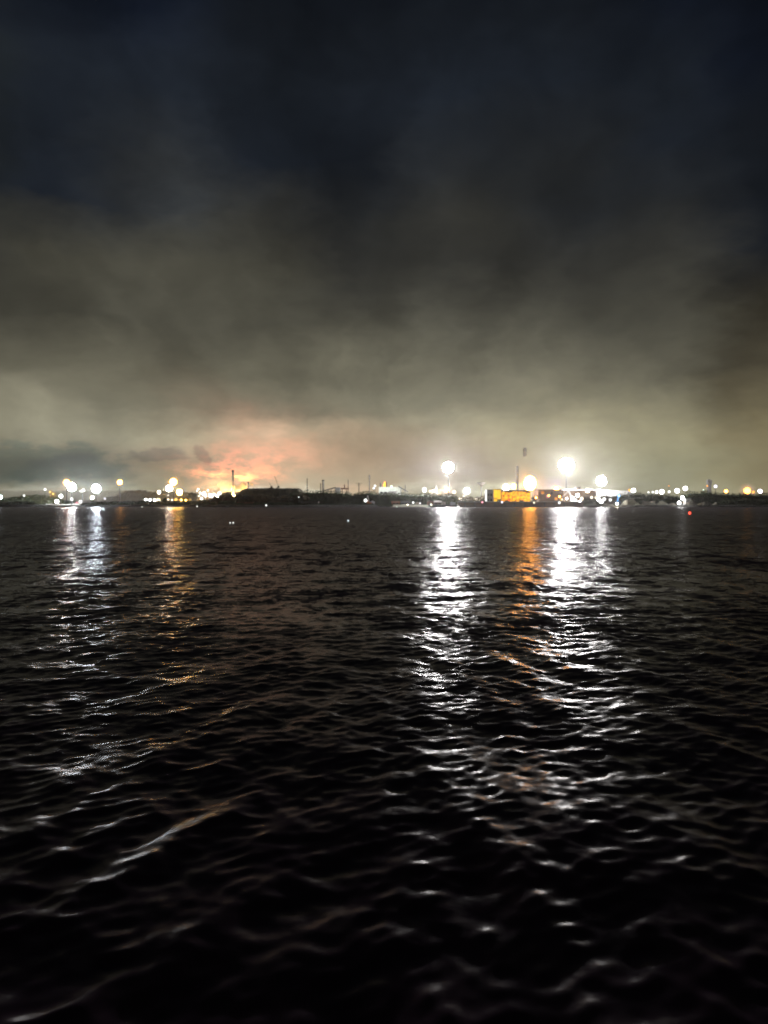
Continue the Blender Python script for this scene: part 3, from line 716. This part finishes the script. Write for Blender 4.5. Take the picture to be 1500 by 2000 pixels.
heap('stockpile', [(440, 984), (466, 956), (474, 953.2), (525, 952.2), (580, 953), (586, 957), (612, 985)], 622, 30, COAL, 'long flat topped dark stockpile right of the refinery chimneys')
gh = 'pale heaps of gravel by the water'
heap('gravel_heap', [(1222, 986), (1228, 976), (1242, 975), (1251, 985)], 580, 14, GRAVEL, 'pale gravel heap farthest left, right of the blue lit crane', group=gh)
heap('gravel_heap', [(1243, 986), (1256, 978), (1272, 980), (1282, 986)], 574, 8, GRAVEL, 'low pale gravel heap in the middle of the lit bank', group=gh)
heap('gravel_heap', [(1268, 987), (1278, 979), (1300, 978), (1316, 988)], 577, 14, GRAVEL, 'long pale gravel heap left of the dark pointed mound', group=gh)
heap('gravel_heap', [(1354, 990), (1366, 985), (1376, 980), (1379, 984), (1382, 990)], 574, 6, GRAVEL, 'small pale heap between the two dark mounds on the right', group=gh)
heap('gravel_heap', [(1388, 990), (1397, 984), (1402, 981), (1404, 990)], 574, 6, GRAVEL, 'smallest pale heap, farthest right along the bank', group=gh)
gd = 'dark mounds by the water'
heap('earth_mound', [(1304, 991), (1312, 984), (1317, 982), (1323, 985), (1330, 991)], 568, 7, COAL, 'dark pointed mound beside the low white lamp', group=gd)
heap('earth_mound', [(1341, 991), (1348, 980), (1356, 976), (1362, 982), (1368, 991)], 570, 8, COAL, 'dark mound right of the pale roofed shed', group=gd)
heap('earth_mound', [(1372, 991), (1380, 980), (1390, 981), (1398, 991)], 570, 8, COAL, 'dark mound between the two smallest pale heaps', group=gd)
for px, py, lb in ((1262, 972, 'warm lamp behind the low pale gravel heap'), (1304, 975, 'warm lamp behind the long pale gravel heap')):
    pass

# refinery / process unit
def process_unit():
    Y = 800; b = P(405, 985, Y); t_ = thing('process_unit', (b.x, Y, GZ), 'brightly lit steel process unit of frames, vessels and lamps below the steam', 'plant')
    def q(px, py): p = P(px, py, Y); return p.x - b.x, p.z - GZ
    m = MB(); xs = [388, 393, 398, 404, 411, 418, 425]; tops = [957, 953.5, 955, 958, 956, 960, 961]
    for x, tp in zip(xs, tops):
        X, Z = q(x, tp)
        for dy_ in (-3, 3): m.tube((X, dy_, -.3), (X, dy_, Z), .3, .25, 5)
    m.build('frame', CREAM, t_)
    d = MB()
    for py in (962, 967, 972, 977):
        X0, Z = q(388, py); X1, _ = q(425, py); d.box(X0, X1, -3.4, 3.4, Z, Z + .25)
    d.build('deck', CREAM, t_)
    br = MB()
    for i in range(6):
        for py in (962, 967, 972):
            X0, Z0 = q(xs[i], py + 5); X1, Z1 = q(xs[i + 1], py); br.tube((X0, -3.1, Z0), (X1, -3.1, Z1), .14, None, 4)
    br.build('bracing', CREAM, t_)
    for x, tp, r in ((390.5, 956, 1.0), (401, 959, 1.6), (408, 961, 1.3), (415, 958, 1.1), (421, 963, 1.7)):
        X, Z = q(x, tp); rr = S(r, Y)
        MB().lathe((X, 0, 0), [(rr, 0), (rr, Z - rr), (rr * .7, Z - rr * .3), (rr * .1, Z)], 12).build('vessel', WHITE, t_, True)
    p_ = MB()
    for py in (964, 969.5): X0, Z = q(386, py); X1, _ = q(427, py); p_.tube((X0, -3.6, Z), (X1, -3.6, Z), .22, None, 6)
    p_.build('pipework', WHITE, t_)
    for x, y, r, c_, L in ((389.5, 955.5, .9, 'white', 8), (393, 963, 1.1, 'white', 8), (400, 964.5, 2.6, 'white', 9), (403.5, 969, 1.2, 'white', 8), (412.5, 967.5, 2.2, 'white', 9), (415.5, 970, 1.6, 'cool', 8),
                           (396, 974, 1.5, 'white', 8), (387, 959, .7, 'white', 6), (408, 958, 1, 'warm', 7), (430.5, 964, 2.1, 'cool', 9), (420, 965, 1.2, 'warm', 8), (390.5, 969, .8, 'warm', 6), (424, 970, .9, 'white', 6)):
        X, Z = q(x, y); MB().ball((X, -4.6, Z), S(r * 1.25, Y), n=8, m=6).build('lamp', lit(c_, L), t_, True)
        MB().tube((X, -4.4, Z), (X, -2.9, Z), .12, None, 4).build('lamp_bracket', STEEL, t_)
process_unit()
def ptower(px, py, Y, label, w=5):
    p = P(px, py, Y); t_ = thing('process_tower', (p.x, Y, GZ), label, 'plant'); h = p.z - GZ; r = S(w, Y) / 2
    m = MB()
    for sx in (-1, 1):
        for sy in (-1, 1): m.tube((sx * r, sy * r, -.3), (sx * r, sy * r, h * (.8 if sx > 0 else 1)), .3, None, 5)
    m.build('frame', YELL, t_)
    d = MB()
    for k in (.3, .5, .7, .8): d.box(-r - .3, r + .3, -r - .3, r + .3, h * k, h * k + .25)
    d.build('deck', YELL, t_)
    MB().lathe((0, 0, 0), [(r * .55, 0), (r * .55, h * .7), (r * .2, h * .77)], 12).build('vessel', CREAM, t_, True)
    for k, x in ((.52, -.6), (.72, .7), (.86, -1)): MB().ball((x * r, -r - .5, h * k), .55, n=8, m=6).build('lamp', lit('amber', 7), t_, True)
ptower(103, 957, 760, 'small yellow lit lattice process tower behind the left hill', 7)

# steam
def puffs(name, blobs, Y, label, dens, colr, aniso=.2, kind='stuff', vox=.9, jit=.35):
    mb = MB(); c0 = P(blobs[0][0], blobs[0][1], Y)
    for px, py, r in blobs:
        p = P(px, py, Y) - c0; rr = S(r, Y)
        for k in range(4):
            o = Vector(rng.normal(size=3)) * rr * jit; q = rr * rng.uniform(.55, .9)
            mb.ball(p + o, q, q, q * .85, 14, 9)
    o = mb.build(name, None); o.location = c0
    r = o.modifiers.new('remesh', 'REMESH'); r.mode = 'VOXEL'; r.voxel_size = vox
    tx = bpy.data.textures.new(name + '_billow', 'CLOUDS'); tx.noise_scale = 2.6; tx.noise_depth = 3
    d = o.modifiers.new('billow', 'DISPLACE'); d.texture = tx; d.strength = 1.6; d.texture_coords = 'LOCAL'
    m = bpy.data.materials.new(name); m.use_nodes = True; n = NT(m.node_tree); n.n.clear()
    v = n.new('ShaderNodeVolumePrincipled'); v.inputs['Color'].default_value = (*colr, 1); v.inputs['Density'].default_value = dens; v.inputs['Anisotropy'].default_value = aniso
    u = n.new('ShaderNodeOutputMaterial'); n.l.new(v.outputs[0], u.inputs['Volume']); o.data.materials.append(m)
    tag(o, label, kind=kind); return o
STEAM = (.95, .93, .90)
puffs('steam', [(400, 951, 5), (408, 949, 6), (418, 951, 6), (428, 948, 8), (436, 944, 9), (446, 947, 10), (438, 953, 9), (452, 953, 8), (462, 951, 9), (474, 948, 9), (486, 947, 8), (470, 955, 6)], 840, 'bright billowing steam lit from below beside the tallest chimney', .13, STEAM)
puffs('steam', [(245, 973, 1.3), (245, 968, 1.3), (245, 962, 1.6)], 700, 'thin upright white steam jet in front of the grey wooded rise', .25, STEAM, vox=.4, jit=.15)
puffs('smoke', [(1026, 878, 4.6), (1026, 882, 5.0), (1025.5, 886, 5.0), (1025, 890, 3.8)], 700, 'dark grey smoke puff hanging high right of the lattice mast', .9, (.16, .15, .13), vox=.6, jit=.12)
# floodlights added out of sight behind the trees to light the steam
for px, py, L, Y, cc, lb in [(424, 970, 700, 828, 'warm', 'unseen warm floodlight under the left end of the bright steam'), (440, 970, 1500, 828, 'amber', 'unseen amber floodlight under the middle of the bright steam'),
                     (456, 970, 1300, 828, 'amber', 'unseen amber floodlight right of the foot of the tallest chimney'), (476, 970, 700, 828, 'orange', 'unseen orange floodlight under the right end of the bright steam')]:
    lamp(px, py, 3, cc, L, Y, lb, 'floodlight', group='lamps along the shore and in the yards')

# yellow lit block, and a glowing hall added for lamp-lit trees and structures
hall('office_block', 951, 963.3, 957, 610, 12, GREY, ROOFD, 'dark grey block left of the yellow lit block', 'building', wins=[((.15, .35, .6, .75), None), ((.55, .8, .6, .75), None), ((.15, .35, .25, .4), None), ((.55, .8, .25, .4), None)])
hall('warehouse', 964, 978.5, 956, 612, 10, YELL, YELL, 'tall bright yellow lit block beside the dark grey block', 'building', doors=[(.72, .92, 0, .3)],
     wins=[((.04, .49, .06, .40), lit('gold', 1.0)), ((.04, .49, .44, .97), lit('gold', 1.4)), ((.51, .96, .36, .97), lit('gold', 1.25))])  # glowing panes added in place of lamplight on the yellow wall
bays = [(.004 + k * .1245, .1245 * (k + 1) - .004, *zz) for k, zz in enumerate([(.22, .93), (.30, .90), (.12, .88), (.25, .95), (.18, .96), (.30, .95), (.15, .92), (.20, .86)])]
hall('standin_hall', 979.2, 1036, 958.5, 616, 12, BROWN, ROOFD, 'added hall with glowing amber panels for lamp-lit trees, right of the yellow block', 'factory', wins=[(b, painted_glow()) for b in bays])
for px, py, w, lb in [(1044, 966, 12, 'reddish lit tree between the amber glowing hall and the brown hall')]:
    tree(px, py, w, 602, lb, LEAF3)
lamp(988, 952, 7, 'warm', 2.2, 720, 'warm white floodlight glaring behind the yellow block, left of the lattice mast', hm, group=gm)
lamp(1003, 950, 6, 'yellow', 2.5, 722, 'yellowish floodlight glaring just behind the lattice mast', hm, group=gm)
# brown hall and neighbours
hb2, w, h = hall('factory_hall', 1052, 1101, 957, 640, 24, BROWN, ROOFD, 'long brown hall with orange lit windows below the orange lamp', 'factory',
     wins=[((.10, .22, .72, .9), lit('orange', .5)), ((.30, .40, .45, .65), lit('pink', .4)), ((.48, .56, .70, .85), None), ((.64, .76, .30, .5), lit('orange', .7)), ((.84, .95, .25, .45), lit('amber', .7))])
hall('warehouse', 1103, 1165, 957.5, 720, 20, GREY, GREY, 'long low grey warehouse behind the angled white crane', 'building', 'gable_side', 1.0)
hall('plant_room', 1126, 1134, 951.5, 728, 8, GREY, ROOFD, 'small grey block rising behind the long low warehouse', 'building')
hall('warehouse', 1162, 1232, 959, 760, 24, GREY, GREY, 'long hall with a pale roof sloping down to the right', 'building', 'shed', 1.6, wins=[((.2, .3, .4, .6), None), ((.5, .6, .4, .6), None)])
hall('factory_hall', 842, 862, 956.5, 730, 16, CREAM, CREAM, 'pale lit low building with a white silo on its left', 'factory', wins=[((.3, .45, .5, .75), lit('warm', 1.5)), ((.6, .8, .5, .75), lit('warm', 1.2))])
def silo(px, py, w, Y, label):
    p = P(px, py, Y); h = p.z - GZ; r = S(w, Y) / 2; t_ = thing('silo', (p.x, Y, GZ), label, 'silo')
    MB().lathe((0, 0, 0), [(r, -.3), (r, h * .88), (r * .25, h)], 12).build('shell', WHITE, t_, True)
    MB().tube((r + .15, -.2, 0), (r + .15, -.2, h * .9), .1, None, 4).build('ladder', STEEL, t_)
silo(852, 947, 2.8, 728, 'thin white silo with a conical top by the pale lit low building')
lamp(847.5, 957.5, 1.4, 'white', 25, 722, 'small white lamp at the foot of the thin white silo', group='lamps along the shore and in the yards')
# left: bright sheds
hall('shed', 279, 306, 973.5, 640, 10, WHITE, GREY, 'low white shed blazing with floodlight under the grey wooded rise', 'building', doors=[(.2, .35, 0, .8), (.6, .75, 0, .8)])
for px, py, lb in ((285, 976, 'white floodlight before the left half of the low white shed'), (293, 976.5, 'white floodlight before the middle of the low white shed'), (302, 977, 'white floodlight before the right half of the low white shed')):
    lamp(px, py, 2.4, 'white', 18, 628, lb, group='lamps along the shore and in the yards')
hall('shed', 325, 341, 974, 645, 8, CREAM, GREY, 'small cream shed lit white between the white shed and the yellow wall', 'building', doors=[(.4, .6, 0, .8)])
for px, py, lb in ((328.5, 975.5, 'white lamp at the left end of the small cream shed'), (336, 976.5, 'white lamp at the right end of the small cream shed')):
    lamp(px, py, 2.0, 'warm', 14, 636, lb, group='lamps along the shore and in the yards')
hall('shed', 348, 369, 974, 645, 8, YELL, ROOFD, 'low yellow lit shed below the amber lamp', 'building', doors=[(.3, .5, 0, .8)])
for px, py, lb in ((354, 976.5, 'yellow lamp at the left of the low yellow shed'), (363, 977, 'yellow lamp at the right of the low yellow shed')):
    lamp(px, py, 1.8, 'amber', 16, 637, lb, group='lamps along the shore and in the yards')
# low roofs on the dark bank
hall('boat_shed', 588, 622, 980.5, 575, 6, CONC, CONC, 'long low shed with a pale roof on the dark bank below the flat trees', 'building', doors=[(.45, .55, 0, .8)])
hall('boat_shed', 462, 494, 981.5, 574, 5, RUST, RUST, 'low rusty shed on the dark bank below the stockpile', 'building', doors=[(.3, .4, 0, .8)])
# beach and its huts
def beach():
    m = MB(); xs = np.linspace(P(762, 990, 560).x, P(842, 990, 560).x, 40)
    for y, z in ((557.6, .05), (559.5, .55), (563, 1.25), (568, 1.6), (572, 1.75)):
        for i, x in enumerate(xs): m.v.append((x, y, z * (1 if 2 < i < 37 else .3)))
    for i in range(4):
        for k in range(39): m.f.append((i * 40 + k, i * 40 + k + 1, (i + 1) * 40 + k + 1, (i + 1) * 40 + k))
    tag(m.build('beach', SAND), kind='structure')
beach()
hall('hut', 765, 781, 981.5, 577, 6, BRICK, BRICK, 'orange brick hut on the beach', 'hut', 'gable_side', 1.2, wins=[((.2, .35, .35, .75), None), ((.62, .78, .35, .75), None)], doors=[(.45, .55, 0, .7)])
hall('hut', 783, 800, 981, 577, 6, DARK, ROOFD, 'black low hut right of the orange brick hut', 'hut', 'gable_side', 1.0, doors=[(.4, .5, 0, .7)])
hall('hut', 812, 819, 984, 576, 4, CREAM, CREAM, 'small pale hut between the two white beach lamps', 'hut', 'gable_front', 1.6, doors=[(.35, .65, 0, .7)])
hall('shore_house', 835, 846, 980.5, 577, 7, BRICK, RUST, 'reddish house with a gable right of the beach', 'house', 'gable_front', 1.6, wins=[((.2, .38, .4, .7), None), ((.62, .8, .4, .7), None)], doors=[(.43, .57, 0, .6)])
hall('shore_house', 848, 862, 981, 578, 7, RUST, RUST, 'long reddish house between the gabled house and the pale hut', 'house', 'gable_side', 1.3, wins=[((.15, .28, .35, .7), None), ((.7, .85, .35, .7), None)], doors=[(.45, .55, 0, .65)])
hall('hut', 863.5, 870, 981, 576, 4, CREAM, CREAM, 'small pale hut right of the long reddish house', 'hut', 'shed', .8, doors=[(.35, .65, 0, .7)])
hall('storage_tent', 722.5, 732, 981, 574, 6, WHITE, WHITE, 'white storage tent with a pointed gable beside the small excavator', 'tent', 'gable_front', 1.4, doors=[(.4, .6, 0, .8)])
hall('shed', 1340, 1350, 974.5, 590, 6, WHITE, WHITE, 'small pale roofed shed beside the low white lamps', 'building', 'gable_side', .8, doors=[(.4, .6, 0, .7)])
for px, py, lb, c_ in ((796, 985.5, 'warm lamp low before the black hut', 'warm'), (842, 985.5, 'warm lamp low before the gabled reddish house', 'warm')):
    lamp(px, py, .8, c_, 20, 566, lb, group='lamps along the shore and in the yards')
def grassy():
    m = MB(); x0, x1 = P(738, 990, 562).x, P(785, 990, 562).x; N = 2600
    C = np.stack([rng.uniform(x0, x1, N), rng.uniform(561, 571, N), np.zeros(N)], 1); C[:, 2] = .25 + (C[:, 1] - 560) * .12 + rng.random(N) * .35
    m.tris(leaf_tris(C, .3)); tag(m.build('grass', GRASS), kind='stuff')
grassy()

# small excavator lit pink
def excavator():
    Y = 575; b = P(721, 985, Y); t_ = thing('excavator', (b.x, Y, GZ), 'small pink lit excavator with a raised folded arm beside the white tent', 'excavator')
    def q(px, py): p = P(px, py, Y); return p.x - b.x, p.z - GZ
    for sy in (-1.3, .7): MB().prism([(-2.2, .1), (2.2, .1), (2.5, .5), (2.2, .95), (-2.2, .95), (-2.5, .5)], sy, sy + .6).build('track', DARK, t_)
    MB().prism([(-1.8, 1.0), (1.9, 1.0), (1.9, 2.1), (-.2, 2.1), (-1.8, 1.8)], -1.1, 1.1).build('body', ORANGEP, t_)
    MB().prism([(-1.6, 2.0), (-.3, 2.103), (-.3, 3.2), (-1.3, 3.2)], -1.0, -.1).build('cab', ORANGEP, t_)
    x0, z0 = 0, 1.8; x1, z1 = q(718.5, 967.8); x2, z2 = q(715, 976)
    MB().tube((x0, .3, z0), (x1, .3, z1), .35, .3, 6).build('boom', WHITE, t_)
    MB().tube((x1, .3, z1), (x2, .3, z2), .3, .22, 6).build('arm', WHITE, t_)
    MB().prism([(x2 - .6, z2 - .9), (x2 + .5, z2 - .6), (x2 + .4, z2 + .1), (x2 - .3, z2)], -.3, .8).build('bucket', DARK, t_)
excavator()
# angled white harbour crane
def vcrane():
    Y = 592; b = P(1119, 985, Y); t_ = thing('harbour_crane', (b.x, Y, GZ), 'bluish white crane with its arm folded in an upside down V', 'crane')
    def q(px, py): p = P(px, py, Y); return p.x - b.x, p.z - GZ
    x1, z1 = q(1111, 958.8); x0, z0 = q(1119.5, 976); x2, z2 = q(1099.5, 970.5)
    MB().prism([(-3, 0), (3, 0), (2.5, 1.2), (-2.5, 1.2)], -2, 2).build('undercarriage', DARK, t_)
    MB().prism([(-2.2, 1.203), (2.6, 1.203), (2.6, 3.4), (-2.2, 3.0)], -1.6, 1.6).build('cab', WHITE, t_)
    MB().prism([(x0 - .7, z0 - 1), (x0 + .7, z0 - 1), (x1 + .55, z1 - .2), (x1 - .2, z1 + .5), (x1 - .65, z1 - .4)], -.5, .5).build('boom', WHITE, t_)
    MB().prism([(x1 - .1, z1 + .35), (x1 - .2, z1 - .6), (x2 - .25, z2 - .1), (x2 - .3, z2 + .35)], -.4, .4).build('jib', WHITE, t_)
    MB().tube((x2, 0, z2), (x2, 0, z2 - 3), .07, None, 4).prism([(x2 - .4, z2 - 3.8), (x2 + .4, z2 - 3.8), (x2 + .3, z2 - 3), (x2 - .3, z2 - 3)], -.3, .3).build('hook', DARK, t_)
vcrane()
lamp(1107, 974, 1.3, 'cool', 70, 584, 'bluish floodlight between the legs of the angled white crane', group='lamps along the shore and in the yards')
def bcrane():
    Y = 600; b = P(1206, 985, Y); t_ = thing('mobile_crane', (b.x, Y, GZ), 'blue lit mobile crane with an almost upright boom', 'crane')
    def q(px, py): p = P(px, py, Y); return p.x - b.x, p.z - GZ
    MB().prism([(-3.5, .1), (3.5, .1), (3.5, 1.4), (-3.5, 1.4)], -1.5, 1.5).build('chassis', DARK, t_)
    MB().prism([(-1.6, 1.403), (1.8, 1.403), (1.8, 3.0), (-1.2, 3.0)], -1.3, 1.3).build('cab', BLUEP, t_)
    x0, z0 = q(1204.5, 978); x1, z1 = q(1207, 966)
    MB().prism([(x0 - .6, z0), (x0 + .6, z0), (x1 + .4, z1), (x1 - .4, z1)], -1.9, -1.4).build('boom', BLUEP, t_)
    for px, py, r, L in ((1207, 968.5, 1.7, 6), (1205.5, 974, 1.0, 2.5), (1205, 977.5, 1.0, 2)):
        x, z = q(px, py); MB().ball((x, -2.3, z), S(r, Y), None, S(r * 1.3, Y), 8, 6).build('lamp', lit('blue', L), t_, True)
bcrane()

# dark quay with a pale coping
def quay():
    Y = 560; x0, x1 = P(897, 990, Y).x, P(1204, 990, Y).x; xm = P(1135, 990, Y).x
    t_ = thing('quay_wall', ((x0 + x1) / 2, 557.2, 0), 'long dark sheet piled quay wall with a pale coping', 'quay'); cx = (x0 + x1) / 2
    zt = P(1000, 979.5, Y).z
    m = MB(); k = 0; x = x0
    while x < xm:
        d = .25 if k % 2 else 0; m.box(x - cx, x - cx + .9, d, 14, -1.5, zt - .5); x += .903; k += 1
    m.build('sheet_piling', RUST, t_)
    MB().box(x0 - cx - .3, xm - cx + .3, -.3, 14, zt - .497, zt).build('coping', CONC, t_)
    f = MB(); x = x0 + 4
    while x < xm - 2: f.tube((x - cx, -.2, .2), (x - cx, -.2, zt - .6), .28, None, 6); x += 7.5
    f.build('fender', DARK, t_)
quay()
def barge(px0, px1, py, Y, label, m):
    a, b = P(px0, py, Y), P(px1, py, Y); w = b.x - a.x; t_ = thing('barge', ((a.x + b.x) / 2, Y, 0), label, 'barge'); w2 = w / 2; h = a.z
    MB().prism([(-w2 + 1.2, -.5), (w2 - 1.5, -.5), (w2, h), (-w2, h)], -3, 3).build('hull', m, t_)
    MB().box(-w2 + .5, w2 - .5, -2.6, 2.6, h + .003, h + .3).build('deck', STEEL, t_)
    MB().box(w2 - 5, w2 - 1.5, -1.5, 1.5, h + .303, h + 2.2).build('wheelhouse', WHITE, t_)
barge(838, 893, 987, 553, 'low dark barge moored left of the quay under the reddish houses', DARK)

# ------------------------------------------------------------------ woods and trees
wood([(-60, 972), (0, 972), (25, 969), (40, 967), (55, 966.5), (75, 968), (100, 969), (112, 971)], 700, 26, 'dark wooded hill at the far left behind the lit yard', bump=8, dens=7)
wood([(-60, 982), (0, 981), (25, 980), (45, 979), (60, 981), (75, 986), (125, 988.5)], 573, 8, 'low dark bushes on the bank at the far left')
wood([(150, 988), (160, 983), (175, 980), (210, 980), (250, 979), (280, 978), (320, 979), (345, 979), (380, 979), (402, 975)], 577, 12, 'long dark belt of bushes on the bank under the orange lamp cluster')
wood([(195, 972), (215, 964), (240, 959.5), (243.5, 959.5), (243.8, 975)], 1150, 60, 'hazy grey wooded rise left of the thin steam jet', bump=14, size=1.2, dens=4)
wood([(246.5, 975), (247, 959), (262, 958), (285, 961), (300, 959), (330, 959), (352, 962), (378, 963), (395, 968), (410, 974)], 1150, 60, 'hazy grey wooded rise behind the orange lamp cluster', bump=14, size=1.2, dens=4)
wood([(395, 979), (410, 972), (425, 966), (440, 962), (456, 960), (470, 963), (500, 966), (540, 970), (565, 967), (590, 963), (600, 968)], 592, 16, 'reddish dark trees sloping up to the stockpile', LEAF3, bump=7)
wood([(560, 968), (572, 960), (600, 958.5), (640, 959), (690, 960), (728, 961), (745, 963), (790, 963.5), (830, 963), (842, 962)], 604, 18, 'flat topped dark tree belt between the stockpile and the green trees', bump=9)
wood([(392, 982), (440, 979), (500, 982), (560, 982), (620, 984), (700, 983.5), (745, 982), (752, 988)], 573, 7, 'low dark scrub along the waterline below the stockpile and flat trees', bump=4)
wood([(832, 964), (845, 962), (862, 964), (880, 965), (893, 968), (898, 974)], 600, 14, 'green lit trees behind the reddish shore houses', LEAF2, bump=6)
wood([(895, 972), (915, 970), (935, 970), (952, 966)], 620, 10, 'rusty lit trees behind the left end of the quay', LEAF3, bump=5)
wood([(1135, 988), (1140, 979), (1155, 976), (1170, 978), (1178, 986), (1190, 988), (1222, 988)], 566, 7, 'dark waterside bush right of the bright lamp cluster', bump=4, base=.3)
wood([(1138, 972), (1160, 968), (1190, 967), (1212, 968)], 640, 10, 'brownish trees under the long hall with the pale roof', LEAF3, bump=6)
wood([(1205, 968), (1213, 963), (1230, 963), (1255, 963), (1280, 966), (1300, 967), (1325, 967), (1335, 972)], 640, 16, 'dark green tree belt above the pale gravel heaps', bump=7)
wood([(1330, 974), (1345, 966), (1358, 960), (1385, 959), (1405, 959), (1418, 962), (1450, 963), (1480, 964), (1520, 963), (1570, 964)], 650, 22, 'large dark wood at the right under the orange lamps', bump=9)
wood([(1400, 984), (1420, 978), (1460, 975), (1500, 977), (1560, 976)], 585, 12, 'low dark trees on the bank at the far right', bump=6)
wood([(1200, 988.5), (1250, 988), (1320, 989), (1400, 988), (1480, 988), (1560, 988)], 563.5, 5, 'low dark scrub along the waterline at the right', bump=3, base=.2)
tree(130.5, 977.5, 13, 572, 'dark bushy tree standing alone on the bank by the yard lamps')
tree(322, 971, 10, 640, 'dark round tree between the white shed and the small cream shed')
tree(1283, 976, 8, 573, 'dark spindly bush in front of the long pale gravel heap')
tree(1252, 978, 9, 571, 'dark bush in front of the low pale gravel heap')

# ------------------------------------------------------------------ buoys on the water
def buoy(px, py, s, c_, L, label, group='small lit buoys on the water'):
    b = (1000 - py) / F; dz = b * math.cos(TH) - math.sin(TH); Y = (H - .35) / -dz * (math.cos(TH) + b * math.sin(TH))
    p = P(px, py, Y); r = S(s, Y); t_ = thing('buoy', (p.x, Y, 0), label, 'buoy', group)
    MB().lathe((0, 0, 0), [(r * .7, -.35), (r * 1.5, -.1), (r * 1.5, .08), (r * .5, .2)], 12).build('float', WHITE if c_ != 'red' else RUST, t_, True)
    MB().ball((0, 0, .2 + r * .8), r, n=10, m=7).build('lamp', lamp_mat(c_, COL[c_], L), t_, True)
buoy(449.5, 1021, 1.5, 'white', 1.1, 'left one of a pair of white buoys below the refinery glow')
buoy(455.5, 1020.8, 1.6, 'white', 1.1, 'right one of a pair of white buoys below the refinery glow')
buoy(680, 1017, 1.8, 'cool', 1.1, 'single white buoy on the open water below the pylons')
buoy(1347, 1003, 2.2, 'red', 5, 'red glowing buoy near the right hand shore')

# ------------------------------------------------------------------ haze
def haze():
    m = bpy.data.materials.new('haze'); m.use_nodes = True; n = NT(m.node_tree); n.n.clear()
    v = n.new('ShaderNodeVolumePrincipled'); v.inputs['Color'].default_value = (.96, .96, .97, 1); v.inputs['Density'].default_value = .00006; v.inputs['Anisotropy'].default_value = .86
    u = n.new('ShaderNodeOutputMaterial'); n.l.new(v.outputs[0], u.inputs['Volume'])
    o = MB().box(-1300, 1300, -90, 1350, -2.5, 60).build('haze', m); tag(o, kind='stuff')
haze()

def bank_mist():
    m = bpy.data.materials.new('mist'); m.use_nodes = True; n = NT(m.node_tree); n.n.clear()
    v = n.new('ShaderNodeVolumePrincipled'); v.inputs['Color'].default_value = (.95, .95, .95, 1); v.inputs['Density'].default_value = .0024; v.inputs['Anisotropy'].default_value = .5
    u = n.new('ShaderNodeOutputMaterial'); n.l.new(v.outputs[0], u.inputs['Volume'])
    x0, x1 = P(-60, 900, 900).x, P(402, 900, 900).x
    o = MB().add([(x0, 730, 1.6), (x1, 730, 1.6), (x1, 1100, 1.6), (x0, 1100, 1.6), (x0, 790, 17), (x1 - 40, 790, 17), (x1 - 40, 1060, 17), (x0, 1060, 17)], [(0, 3, 2, 1), (4, 5, 6, 7), (0, 1, 5, 4), (1, 2, 6, 5), (2, 3, 7, 6), (3, 0, 4, 7)]).build('mist', m)
    tag(o, kind='stuff')
bank_mist()
m_ = MB().add([(P(62, 980, 575).x, 573, GZ + .006), (P(132, 980, 575).x, 573, GZ + .006), (P(215, 980, 690).x, 690, GZ + .006), (P(55, 980, 690).x, 690, GZ + .006)], [(0, 1, 2, 3)])
tag(m_.build('pavement', CONC), kind='structure')

# ------------------------------------------------------------------ render settings
sc.view_settings.view_transform = 'Standard'; sc.view_settings.look = 'None'; sc.view_settings.exposure = 0; sc.view_settings.gamma = 1
sc.render.engine = 'CYCLES'
cy = sc.cycles
cy.max_bounces = 6; cy.diffuse_bounces = 2; cy.glossy_bounces = 3; cy.transmission_bounces = 2; cy.volume_bounces = 0; cy.transparent_max_bounces = 6
cy.sample_clamp_direct = 0; cy.sample_clamp_indirect = 6
cy.use_denoising = True
try: cy.denoiser = 'OPENIMAGEDENOISE'; cy.denoising_input_passes = 'RGB_ALBEDO_NORMAL'; cy.denoising_prefilter = 'ACCURATE'
except Exception: pass
sc.render.filter_size = 1.9 if hasattr(sc.render, 'filter_size') else 1.5
cy.filter_width = 1.9
